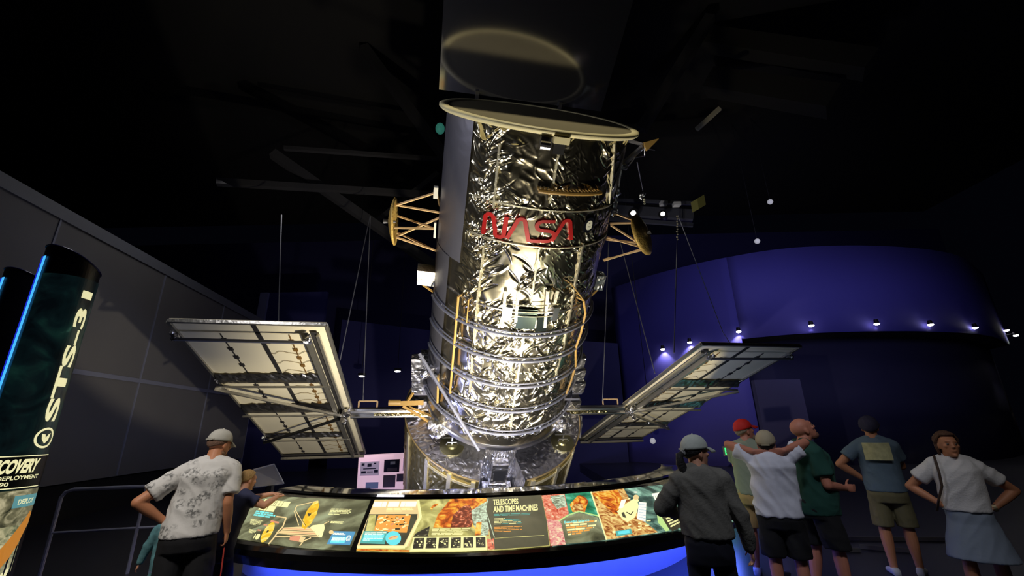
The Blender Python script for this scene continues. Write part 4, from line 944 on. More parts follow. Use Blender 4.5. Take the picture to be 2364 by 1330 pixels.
# little telescope drawing
polyart(m3, [(1424, 1182), (1448, 1162), (1470, 1154), (1474, 1170), (1466, 1196), (1448, 1207), (1436, 1200)], 5, c('cream'), 10)
polyart(m3, [(1446, 1164), (1470, 1148), (1475, 1158), (1456, 1172)], 6, c('cream')); polyart(m3, ell(1468, 1150, 6.5, 6), 7, c('tan')); polyart(m3, ell(1467, 1137.5, 5, 1.4), 5, c('white'))
polyart(m3, [(1434, 1156), (1446, 1154), (1438, 1174), (1428, 1176)], 6, c('white')); polyart(m3, [(1475, 1160), (1492, 1162), (1490, 1206), (1470, 1200)], 6, c('white'))
for k in range(6): line(m3, [(1474, 1166+k*6), (1491, 1168+k*6.2)], .8, 7, c('blue'))
polyart(m3, [(1434, 1186), (1440, 1184), (1446, 1198), (1438, 1196)], 7, c('dgrey')); line(m3, [(1446, 1184), (1456, 1190), (1462, 1182)], 2, 7, c('dk'))
for x, y, w_ in ((1449, 1152, 6), (1492, 1203, 10), (1489, 1214, 9), (1473, 1209, 7), (1473, 1216, 8), (1472, 1223, 7), (1450, 1213, 7)): polyart(m3, [(x, y), (x+w_, y-1), (x+w_, y+1.6), (x, y+2.6)], 6, c('cream'))
polyart(m3, [(1420, 1228), (1456, 1222), (1460, 1234), (1424, 1240)], 5, c('teal')); polyart(m3, [(1426, 1229), (1452, 1225), (1454, 1232), (1428, 1236)], 6, c('sky')); polyart(m3, ell(1417, 1230, 4, 3), 6, c('cream'))
# right hand title and text blocks
polyart(m3, [(1504, 1141), (1536, 1136), (1535, 1143), (1506, 1147)], 5, c('white')); polyart(m3, [(1508, 1148), (1534, 1144), (1526, 1160), (1516, 1163)], 5, c('white')); line(m3, [(1513, 1148), (1522, 1162)], 1.4, 6, c('dk')); line(m3, [(1520, 1147), (1527, 1156)], 1.4, 6, c('dk'))
polyart(m3, [(1513, 1166), (1526, 1164), (1528, 1196), (1546, 1226), (1537, 1228), (1519, 1208)], 5, c('lime'), 12); polyart(m3, [(1525, 1194), (1560, 1180), (1580, 1215), (1552, 1228), (1530, 1206)], 4, c('dk'), 12)
lines_of_text(m3, [(1530, 1186), (1548, 1182), (1572, 1210), (1550, 1222)], 6, 6, c('cream'), .55, 18, frac=[1]*6)
lines_of_text(m3, [(1660, 1108), (1672, 1106), (1686, 1128), (1672, 1130)], 5, 6, c('cyan'), .6, 19, frac=[1]*5)
polyart(m3, [(1648, 1098), (1658, 1092), (1664, 1100), (1654, 1104)], 5, c('fire')); polyart(m3, [(1682, 1138), (1694, 1130), (1704, 1160), (1694, 1166)], 5, c('cream'))
art_obj(m3, 'printed_artwork', P3)
m3 = MB(); textart(m3, 'Beautiful Science', [(1302, 1204.5), (1360, 1199.5), (1360.5, 1205), (1303, 1210.5)], 6, c('cyan'), .02); art_obj(m3, 'printed_text', P3)
# fourth panel further round
def arcpanel(d0, d1, m, lb):
    V = []; Fc = []; n = 16
    for i in range(n+1):
        for j in range(7):
            R = RF-.03-(RF-RB-.06)*j/6; V.append(arc(R, d0+(d1-d0)*i/n, conz(R)+.003))
    for i in range(n):
        for j in range(6): q = i*7+j; Fc.append((q, q+1, q+8, q+7))
    o = pm('graphic_panel', V, Fc, m, con_root); o['label'] = lb; return o
def aq(mb, d0, d1, v0, v1, mi, h=.005):
    R0 = RF-(RF-RB)*v0; R1 = RF-(RF-RB)*v1
    mb.add([arc(R0, d0, conz(R0)+h), arc(R0, d1, conz(R0)+h), arc(R1, d1, conz(R1)+h), arc(R1, d0, conz(R1)+h)], [(0, 1, 2, 3)], mi)
P4 = arcpanel(46.5, 66, A_['tealneb'], 'far backlit graphic, right end of the console')
m4 = MB()
for k in range(5): aq(m4, 58-k*.9, 58.5-k*.9, .62, .9, c('cyan'))
for k in range(8): aq(m4, 52.5-k*.6, 52.8-k*.6, .3, .6, c('cream'))
aq(m4, 60, 64, .5, .92, c('fire')); aq(m4, 49, 53.5, .65, .95, c('lime'), .004); aq(m4, 47, 49, .1, .9, c('cream'), .004)
art_obj(m4, 'printed_artwork', P4)
# small objects beyond the console -----------------------------------------
tk = empty('tilted_screen', atD(630, 1100, 7.6)); tag(tk, 'dark tilted screen on a stand beyond the left end of the console', 'screen')
c4 = [atD(585, 1085, 7.3), atD(632, 1072, 7.7), atD(655, 1117, 7.6), atD(590, 1125, 7.2)]
nn = (c4[1]-c4[0]).cross(c4[3]-c4[0]).normalized()*.03
pm('screen_panel', c4+[p+nn for p in c4], [(0, 3, 2, 1), (4, 5, 6, 7), (0, 1, 5, 4), (1, 2, 6, 5), (2, 3, 7, 6), (3, 0, 4, 7)], mat('screen_grey', srgb(66, 66, 74), .4, .0), tk)
MB().tube([c4[0], c4[1], c4[2]], .012, 6).build('screen_edge', mat('edge_grey', srgb(130, 130, 138), .4, .5), tk)
p_ = (c4[2]+c4[3])/2; MB().bar(Vector((p_.x, p_.y, 0)), p_, .08, .08).build('stand', M_fix, tk)
# pale pink information board left of the shroud
bd = empty('information_board', atd(882, 1100, 13)); tag(bd, 'pale pink information board with photographs, standing left behind the telescope foot', 'board')
def bpt(u, v, h=0.):
    q = [atd(829, 1053, 12.6), atd(958, 1046, 13.4), atd(952, 1160, 13.6), atd(822, 1160, 12.8)]
    nrm = (q[1]-q[0]).cross(q[3]-q[0]).normalized(); nrm = nrm if nrm.dot(CAMP-q[0]) > 0 else -nrm
    return (q[0]*(1-u)+q[1]*u)*(1-v)+(q[3]*(1-u)+q[2]*u)*v+nrm*h
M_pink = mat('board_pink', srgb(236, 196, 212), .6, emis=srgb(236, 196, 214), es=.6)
def bq(mb, u0, v0, u1, v1, mi=0, h=.02, th=0): mb.add([bpt(u0, v0, h), bpt(u1, v0, h), bpt(u1, v1, h), bpt(u0, v1, h)], [(0, 1, 2, 3)], mi)
bb = MB(); V = [bpt(u, v, h) for h in (0, -.06) for u, v in ((0, 0), (1, 0), (1, 1), (0, 1))]; bb.add(V, [(0, 1, 2, 3), (7, 6, 5, 4), (0, 4, 5, 1), (1, 5, 6, 2), (2, 6, 7, 3), (3, 7, 4, 0)])
bb.build('board_face', M_pink, bd)
ph = MB(); bq(ph, .03, .12, .36, .42, 0); bq(ph, .44, .1, .72, .36, 1); bq(ph, .44, .42, .66, .68, 2); bq(ph, .78, .08, .98, .34, 0); bq(ph, .68, .4, .98, .56, 2); bq(ph, .14, .56, .36, .7, 3)
for uu, vv, du, dv in ((.05, .15, .05, .05), (.15, .16, .07, .07), (.26, .15, .04, .03), (.05, .32, .08, .05), (.15, .33, .1, .02), (.27, .3, .07, .06), (.08, .26, .22, .02)): bq(ph, uu, vv, uu+du, vv+dv, 1, .024)
bq(ph, .55, .14, .64, .2, 4, .024); bq(ph, .5, .27, .68, .34, 2, .024)
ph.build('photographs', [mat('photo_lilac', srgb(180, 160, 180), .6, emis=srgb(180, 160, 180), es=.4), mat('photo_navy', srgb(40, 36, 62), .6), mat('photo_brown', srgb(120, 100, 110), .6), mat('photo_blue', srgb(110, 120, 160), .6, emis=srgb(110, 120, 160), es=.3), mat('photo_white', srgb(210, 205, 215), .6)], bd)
# tall banner columns at the left ------------------------------------------
def column(D, azd, r, ztop, lb, deco):
    azr = math.radians(azd); c0 = Vector((D*math.sin(azr), D*math.cos(azr), 0)); root = empty('banner_column', c0); tag(root, lb, 'column')
    fv = -Vector((c0.x, c0.y, 0)).normalized(); rv = Vector((-fv.y, fv.x, 0))       # rv: to the visitor's right
    def Q(deg, z, h=0.): t = math.radians(deg); return c0+(fv*math.cos(t)+rv*math.sin(t))*(r+h)+Vector((0, 0, z))
    V = []; n = 64
    topz = lambda dg: ztop-.20*(.5+.5*math.sin(math.radians(dg)))**1.5
    for i in range(n): V += [Q(360*i/n, 0, -.004), Q(360*i/n, topz(360*i/n), -.004)]
    pm('column_core', V, [(2*i, 2*((i+1) % n), 2*((i+1) % n)+1, 2*i+1) for i in range(n)]+[tuple(2*i+1 for i in range(n))], mat('column_black', srgb(10, 11, 20), .35), root)
    MB().tube([Q(360*i/n, topz(360*i/n), -.002) for i in range(n)], .008, 6, closed=True).build('column_rim', mat('cap_navy', srgb(24, 26, 90), .3), root)
    l = MB(); 
    for dg, w_, mi in ((-64, 5, 0), (-74, 4, 1)): l.add([Q(dg-w_, .0, .006), Q(dg+w_, .0, .006), Q(dg+w_, ztop-.12, .006), Q(dg-w_, ztop-.12, .006)], [(0, 1, 2, 3)], mi)
    l.build('light_strip', [mat('strip_cyan', srgb(70, 190, 255), .4, emis=srgb(70, 180, 255), es=1.15), mat('strip_blue', srgb(30, 40, 220), .4, emis=srgb(28, 44, 215), es=.9)], root)
    def quad(mb, d0, d1, z0, z1, mi, h, n=10):
        V = []; Fc = []
        for i in range(n+1): V += [Q(d0+(d1-d0)*i/n, z0, h), Q(d0+(d1-d0)*i/n, z1, h)]
        for i in range(n): Fc.append((2*i, 2*i+2, 2*i+3, 2*i+1))
        mb.add(V, Fc, mi)
    if deco: deco(root, Q, quad, ztop, r)
    return root
M_gal = emat('print_galaxy', [srgb(3, 8, 11), srgb(7, 20, 22), srgb(14, 38, 34), srgb(70, 118, 98)], 3.6, .9, 1.0, lo=.36, hi=.86)
M_ban = mat('banner_cream', srgb(236, 230, 180), .5, emis=srgb(236, 230, 178), es=.85)
def deco(root, Q, quad, zt, r):
    g = MB(); quad(g, -52, 88, .0, zt-.30, 0, .002, 24); o = g.build('printed_banner', M_gal, root)
    g = MB(); quad(g, -52, 88, 1.28, 1.53, 0, .003, 24); g.build('title_band', mat('band_black', srgb(10, 14, 16), .4), root)
    g = MB(); quad(g, -52, 70, 1.275, 1.283, 0, .005, 20); quad(g, -52, 78, 1.53, 1.538, 0, .005, 20); g.build('title_rule', M_ban, root)
    def wrap(body, z0, z1, a0, a1, name, bold=.01, vertical=False, shear=0.):
        V, Fc = text_mesh(body, 1., bold); V, Fc = subdiv(V, Fc, .35)
        x0 = min(v.x for v in V); x1 = max(v.x for v in V); y0 = min(v.y for v in V); y1 = max(v.y for v in V)
        out = []
        for v in V:
            u = (v.x-x0)/(x1-x0); t = (v.y-y0)/(y1-y0)
            if vertical: out.append(Q(a1-(a1-a0)*t, z0+(z1-z0)*u, .006))
            else: out.append(Q(a0+(a1-a0)*u+shear*(t-.5), z0+(z1-z0)*t, .006))
        return pm(name, out, Fc, M_ban, root)
    wrap('STS-31', 1.82, 3.06, 32, 60, 'banner_lettering', .035, True)
    wrap('DISCOVERY', 1.395, 1.51, -36, 50, 'banner_lettering', .05, shear=5)
    wrap('HUBBLE DEPLOYMENT', 1.345, 1.378, -54, 58, 'banner_lettering', .02); wrap('APRIL 1990', 1.298, 1.33, -57, 8, 'banner_lettering', .02)
    g = MB(); V = [Q(48, 1.68, .006)]; n = 30
    R1, R2 = .088, .07
    ring = [(math.cos(2*math.pi*i/n), math.sin(2*math.pi*i/n)) for i in range(n)]
    V = [Q(48+math.degrees(R*x/ r), 1.68+R*y, .006) for x, y in ring for R in (R1, R2)]
    g.add(V, [(2*i, 2*i+1, (2*i+3) % (2*n), (2*i+2) % (2*n)) for i in range(n)])
    g.add([Q(48+math.degrees(x/r), 1.68+y, .006) for x, y in ((-.04, .035), (-.01, .03), (.0, 0), (.02, .03), (.04, .04), (.03, -.02), (-.0, -.05), (-.03, -.01))], [tuple(range(8))])
    g.build('round_patch', M_ban, root)
    # spacecraft picture at the foot: white wings, orange tank
    g = MB(); quad(g, -52, 80, .55, 1.26, 0, .0035, 20)
    quad(g, -52, 62, .62, .98, 1, .0045, 18); quad(g, 24, 80, 1.12, 1.215, 2, .005, 10)
    tk_ = [(-40, .35, .55), (-14, .43, .63), (12, .53, .72), (24, .60, .80), (34, .66, .87), (46, .73, .95), (58, .82, 1.02), (68, .92, 1.08), (76, .98, 1.06)]
    g.add([v for a_, lo_, hi_ in tk_ for v in (Q(a_, lo_, .0055), Q(a_, hi_, .0055))], [(2*i, 2*i+2, 2*i+3, 2*i+1) for i in range(len(tk_)-1)], 3)
    dk_ = [(-14, .0, .43), (12, .0, .53), (24, .0, .60), (34, 0, .66), (46, 0, .73), (58, 0, .82), (68, 0, .92), (80, 0, .98)]  # near-black part of the print below the tank
    g.add([v for a_, lo_, hi_ in dk_ for v in (Q(a_, lo_, .005), Q(a_, hi_, .005))], [(2*i, 2*i+2, 2*i+3, 2*i+1) for i in range(len(dk_)-1)], 5)
    g.add([Q(44, .45, .0065), Q(48, .45, .0065), Q(54, .66, .0065), Q(38, .62, .0065)], [(0, 1, 2, 3)], 4)
    g.build('printed_picture', [emat('print_smoke', [srgb(44, 46, 34), srgb(120, 116, 86), srgb(210, 200, 160)], 9, .8, 1.5), emat('print_smoke_pale', [srgb(60, 84, 60), srgb(170, 165, 125), srgb(225, 215, 170)], 12, .8, 1.5), flat_e('print_banner_blue', srgb(100, 160, 165), .7), flat_e('print_tank', srgb(196, 126, 46), .85), M_ban, mat('print_black', srgb(8, 10, 14), .5)], root)
    wrap('DEPLOY', 1.145, 1.185, 32, 66, 'banner_lettering', .02)
column(6.0, -48.05, .222, 3.48, 'nearest and tallest black banner column with the words STS-31 and DISCOVERY', deco)
column(7.25, -50.3, .23, 3.50, 'middle black column of the three, with a blue light strip', None)
column(8.5, -51.9, .24, 3.50, 'farthest black column, cut by the left edge of the picture', None)
# railing left of the visitors ----------------------------------------------
rl = empty('railing', atz(300, 1307, 0)); tag(rl, 'dim grey metal railing behind the man in the printed shirt', 'railing')
M_rl = mat('dim_rail', srgb(150, 152, 172), .5, .2)
ra = atz(146, 1131, 1.02); rb = atz(430, 1119, 1.02)
a2 = ra.copy(); 
top = [Vector((ra.x-.0, ra.y, .0)), Vector((ra.x, ra.y, .93)), Vector((ra.x+.03, ra.y+.01, .99)), ra.lerp(rb, .08), rb]
MB().tube(top, .022, 8).build('top_rail', M_rl, rl); MB().tube([Vector((ra.x, ra.y, .52)), Vector((rb.x, rb.y, .52))], .016, 6).build('middle_rail', M_rl, rl)
for t in ((atz(344, 1122, 1.02).x-ra.x)/(rb.x-ra.x),): p = ra.lerp(rb, t); MB().cyl(Vector((p.x, p.y, 0)), p, .02, n=8).build('post', M_rl, rl)
# exit sign
es_ = empty('exit_sign', atD(1684, 1042, 12)); tag(es_, 'small green lit EXIT sign partly hidden by the man in the red cap', 'exit sign')
c0 = atD(1687, 1042, 12); rx = Vector((1, -.4, 0)).normalized(); fz = rx.cross(Vector((0, 0, 1))).normalized(); fz = fz if fz.dot(CAMP-c0) > 0 else -fz
MB().box(c0, rx*.17, fz*.02, Vector((0, 0, .11))).build('sign_case', mat('sign_dark', srgb(10, 40, 26), .5), es_)
V, Fc = text_mesh('EXIT', .2, .008); cx_ = (min(v.x for v in V)+max(v.x for v in V))/2; cy_ = (min(v.y for v in V)+max(v.y for v in V))/2
pm('lettering', [c0+rx*(v.x-cx_)*.62+Vector((0, 0, v.y-cy_))+fz*.025 for v in V], Fc, flat_e('sign_green', srgb(40, 240, 120), 1.2), es_)
# thin pale edging on the right-hand floor
for a_, b_ in (((1944, 1243), (2192, 1245)), ((1985, 1262), (2110, 1272)), ((1944, 1270), (1985, 1270))):
    p, q = atz(*a_, .03), atz(*b_, .03); struct(MB().bar(p, q, .03, .05).build('trim_floor', mat('floor_edging', srgb(92, 88, 84), .5)))
# ------------------------------------------------------------------ visitors
def loft(mb, rings, n=20, mi=0, close=True, pw=1.):
    V = []; Fc = []
    for c, ax, ay in rings:
        c = Vector(c)
        for i in range(n):
            t = 2*math.pi*i/n; ct, st = math.cos(t), math.sin(t)
            if pw != 1.: ct = math.copysign(abs(ct)**pw, ct); st = math.copysign(abs(st)**pw, st)
            V.append(c+Vector(ax)*ct+Vector(ay)*st)
    m = len(rings)
    for j in range(m-1):
        for i in range(n): Fc.append((j*n+i, j*n+(i+1) % n, (j+1)*n+(i+1) % n, (j+1)*n+i))
    if close: Fc += [tuple(range(n))[::-1], tuple(range((m-1)*n, m*n))]
    mb.add(V, Fc, mi)
def limb(mb, p0, p1, r0, r1, bulge=0., n=12):
    """tapered limb with rounded ends"""
    p0 = Vector(p0); p1 = Vector(p1); mb.ball(p0, r0, nu=n, nv=8); mb.ball(p1, r1, nu=n, nv=8)
    a, b = mb.frame(p1-p0); rings = []
    for k in range(7):
        t = k/6; r = r0+(r1-r0)*t+bulge*math.sin(math.pi*min(1, t*1.25))*(1 if t < .8 else .6); rings.append((p0.lerp(p1, t), a*r, b*r))
    loft(mb, rings, n)
def remesh(mb, name, vox, m, parent=None, smooth_it=2, wrinkle=0., wscale=6., seed=0):
    me = bpy.data.meshes.new('tmp'); me.from_pydata([tuple(v) for v in mb.V], [], mb.F); me.update()
    bm = bmesh.new(); bm.from_mesh(me); bmesh.ops.recalc_face_normals(bm, faces=bm.faces); bm.to_mesh(me); bm.free()
    o = bpy.data.objects.new('tmp', me); COL.objects.link(o)
    r = o.modifiers.new('r', 'REMESH'); r.mode = 'VOXEL'; r.voxel_size = vox; r.use_smooth_shade = True
    s = o.modifiers.new('s', 'SMOOTH'); s.factor = .5; s.iterations = smooth_it
    dg = bpy.context.evaluated_depsgraph_get(); me2 = bpy.data.meshes.new_from_object(o.evaluated_get(dg))
    bpy.data.objects.remove(o); bpy.data.meshes.remove(me); me2.name = name
    if wrinkle:
        from mathutils import noise
        off = Vector((seed*3.1, seed*1.7, 0)); ns = [v.normal.copy() for v in me2.vertices]
        for v, nn_ in zip(me2.vertices, ns):
            p = v.co; w_ = noise.noise(Vector((p.x*wscale*1.5+p.z*wscale*.9, p.y*wscale, p.z*wscale*.55))+off)
            v.co = p+nn_*(wrinkle*(1-2*abs(w_)))
        me2.update()
    return link(name, me2, m, parent, True)
def hand(mb, wrist, d, palm_n, curl=.5, side_=1, k=1.):
    """d: pointing direction, palm_n: palm normal, side_: which side the thumb leaves"""
    wrist = Vector(wrist); d = Vector(d).normalized(); n = Vector(palm_n); n = (n-d*n.dot(d)).normalized(); s = d.cross(n)*side_
    L = .088*k; c = wrist+d*L*.5
    loft(mb, [(wrist-d*.01, s*.024*k, n*.020*k), (wrist+d*.02*k, s*.032*k, n*.018*k), (wrist+d*.06*k, s*.041*k, n*.016*k), (wrist+d*L, s*.042*k, n*.013*k)], 14)
    for i, (o_, ln, r) in enumerate(((.031, .072, .0088), (.0105, .080, .0092), (-.0105, .074, .0088), (-.030, .058, .0078))):
        p = wrist+d*(L-.004)+s*(o_*k); dd = (d+s*(o_*1.6)).normalized(); ang = 0
        segs = (.45, .31, .24)
        for q, f in enumerate(segs):
            ang += curl*(.35 if q == 0 else .75)*(1+.08*i); v = dd*math.cos(ang)+n*math.sin(ang); e = p+v*(ln*f*k); rr = r*k*(1-.12*q)
            mb.cyl(p, e, rr, rr*.9, 8); mb.ball(e, rr*.95, nu=8, nv=6); mb.ball(p, rr, nu=8, nv=6); p = e
    p = wrist+d*.022*k+s*.028*k; v = (d*.55+s*.75+n*.35).normalized()
    for q, (ln, r) in enumerate(((.036, .0125), (.03, .0105), (.024, .009))):
        e = p+v*ln*k; mb.cyl(p, e, r*k, r*k*.9, 8); mb.ball(e, r*k*.92, nu=8, nv=6); mb.ball(p, r*k, nu=8, nv=6); p = e; v = (v+d*.45+n*.15*curl).normalized()
def head_frame(yaw, pitch, roll=0.):
    R = Matrix.Rotation(-math.radians(yaw), 3, 'Z') @ Matrix.Rotation(math.radians(pitch), 3, 'X') @ Matrix.Rotation(math.radians(roll), 3, 'Y')
    return R @ Vector((1, 0, 0)), R @ Vector((0, 1, 0)), R @ Vector((0, 0, 1))
def head(mb, c, fr, k=1., beard=False):
    ex, ey, ez = fr
    P = lambda x, y, z: c+ex*(x*k)+ey*(y*k)+ez*(z*k)
    mb.ball(P(0, -.012, .035), .074*k, .094*k, .082*k, fr, 20, 14)                   # skull
    loft(mb, [(P(0, .012, .06), ex*.062*k, ey*.080*k), (P(0, .016, .03), ex*.066*k, ey*.080*k), (P(0, .018, 0), ex*.066*k, ey*.077*k), (P(0, .022, -.035), ex*.060*k, ey*.070*k), (P(0, .034, -.07), ex*.048*k, ey*.055*k), (P(0, .045, -.098), ex*.032*k, ey*.038*k), (P(0, .048, -.108), ex*.018*k, ey*.02*k)], 20)
    mb.ball(P(0, .085, .036), .05*k, .014*k, .011*k, fr, 12, 6)                        # brow
    loft(mb, [(P(0, .092, .03), ex*.008*k, ey*.008*k), (P(0, .102, .0), ex*.011*k, ey*.012*k), (P(0, .108, -.018), ex*.016*k, ey*.014*k), (P(0, .098, -.028), ex*.014*k, ey*.01*k)], 10)
    mb.ball(P(0, .093, -.047), .023*k, .009*k, .006*k, fr, 10, 6); mb.ball(P(0, .091, -.057), .019*k, .009*k, .006*k, fr, 10, 6)
    mb.ball(P(0, .083, -.092), .019*k, .015*k, .015*k, fr, 10, 8)
    for s in (-1, 1):
        mb.ball(P(s*.044, .07, -.008), .02*k, .016*k, .016*k, fr, 10, 6)               # cheeks
        mb.ball(P(s*.073, -.006, -.004), .008*k, .019*k, .031*k, fr, 10, 8)            # ears
        mb.ball(P(s*.070, .0, -.02), .01*k, .010*k, .016*k, fr, 8, 6)
def eyes(c, fr, k, par):
    ex, ey, ez = fr
    for s in (-1, 1):
        p = c+ex*(s*.031*k)+ey*(.0865*k)+ez*(.012*k); e = MB().ball(p, .0100*k, nu=12, nv=8); e.ball(p+ey*.0055*k, .0060*k, mi=1, nu=8, nv=6)
        e.build('eye', [mat('eye_white', srgb(120, 104, 94), .6), mat('eye_dark', srgb(40, 28, 22), .2)], par, True)
def hair_cap(c, fr, k, m, par, back=1., name='hair', thick=.008, long_=0., front=.055):
    ex, ey, ez = fr; mb = MB(); nu, nv = 28, 16; V = []; Fc = []
    def cut(t, ph):   # t azimuth (0=front), returns lowest elevation
        a = abs((t+math.pi) % (2*math.pi)-math.pi)/math.pi      # 0 front .. 1 back
        return -.95*back*max(0, (a-.35)/.65)**.8*1.05+(.62 if a < .30 else (.62-(a-.30)*3.3 if a < .5 else -.04))
    for i in range(nu):
        t = 2*math.pi*i/nu; lo = max(-1.25, cut(t, 0))
        for j in range(nv+1):
            ph = math.pi/2-(math.pi/2-lo)*j/nv
            x = math.cos(ph)*math.sin(t); y = math.cos(ph)*math.cos(t); z = math.sin(ph)
            tk = thick*(1+.35*math.sin(i*2.1+j*.9))*(0 if j == nv else 1)+.001
            V.append(c+ex*(x*(.076+tk)*k)+ey*((-.010+y*(.097+tk))*k)+ez*((.034+z*(.084+tk if z > 0 else .105+long_))*k))
    for i in range(nu):
        for j in range(nv): a = i*(nv+1)+j; b = ((i+1) % nu)*(nv+1)+j; Fc.append((a, b, b+1, a+1))
    o = pm(name, V, Fc, m, par, True); md = o.modifiers.new('t', 'SOLIDIFY'); md.thickness = .006; return o
def cap(c, fr, k, m, par, lb=None, hole=True, inner=None, mark=None):
    ex, ey, ez = fr; V = []; Fc = []; nu, nv = 32, 10
    P = lambda x, y, z: c+ex*(x*k)+ey*(y*k)+ez*(z*k)
    for i in range(nu):
        t = 2*math.pi*i/nu
        for j in range(nv+1):
            ph = math.pi/2*(1-j/nv); r = math.cos(ph)**.8; z = math.sin(ph)
            V.append(P(r*math.sin(t)*.086, -.008+r*math.cos(t)*.106, .040+z*.098-.012*(1-math.cos(t))*.5*(j/nv)))
    for i in range(nu):
        for j in range(nv): a = i*(nv+1)+j; b = ((i+1) % nu)*(nv+1)+j; Fc.append((a, b, b+1, a+1))
    o = pm('cap', V, Fc, m, par, True); md = o.modifiers.new('t', 'SOLIDIFY'); md.thickness = .004; md.offset = -1
    if lb: o['label'] = lb
    b = MB(); V = []; Fc = []; n = 14
    for i in range(n+1):
        t = math.radians(-62+124*i/n)
        for j in range(5):
            r = j/4; y0 = -.008+.104*math.cos(t); x0 = .084*math.sin(t)
            V.append(P(x0*(1-.12*r), y0+.078*r*math.cos(t)**.5, .044-.026*r*r-.014*abs(math.sin(t))*r))
    for i in range(n):
        for j in range(4): q = i*5+j; Fc.append((q, q+5, q+6, q+1))
    bl = pm('cap_bill', V, Fc, m, o, True); md = bl.modifiers.new('t', 'SOLIDIFY'); md.thickness = .005
    MB().ball(P(0, -.008, .139), .007*k, nu=8, nv=6).build('cap_button', m, o)
    if hole:
        V = [P(.037*math.cos(t)*1.0, -.113+.016*math.sin(t)*1.1+abs(math.cos(t))*.008, .030+.040*math.sin(t)) for t in [math.pi*i/12 for i in range(13)]]
        V2 = [v-ey*.004 for v in V]
        pm('cap_opening', V2+[v+ey*.01 for v in V], [tuple(range(13)), tuple(range(13, 26))[::-1]]+[(i, i+1, 14+i, 13+i) for i in range(12)], inner or mat('hair_dark', srgb(40, 34, 32), .8), o)
        MB().bar(P(-.034, -.118, .034), P(.034, -.118, .034), .004, .012).build('cap_strap', m, o)
    return o
SKIN = dict(fair=mat('skin_fair', srgb(206, 150, 120), .55, var=.08, vscale=14), tan=mat('skin_tan', srgb(190, 128, 92), .55, var=.08, vscale=14), red=mat('skin_ruddy', srgb(196, 128, 104), .55, var=.1, vscale=14))
def shoe(mb, ank, d, k=1.):
    ank = Vector(ank); d = Vector((d[0], d[1], 0)).normalized(); s = Vector((d.y, -d.x, 0)); z = Vector((0, 0, 1)); b = Vector((ank.x, ank.y, 0))
    loft(mb, [(b-d*.075*k+z*.035, s*.030*k, z*.033), (b-d*.05*k+z*.045, s*.038*k, z*.044), (b+z*.048, s*.040*k, z*.047), (b+d*.06*k+z*.038, s*.044*k, z*.037), (b+d*.13*k+z*.030, s*.047*k, z*.029), (b+d*.175*k+z*.025, s*.034*k, z*.022), (b+d*.19*k+z*.022, s*.012*k, z*.012)], 16, pw=.8)
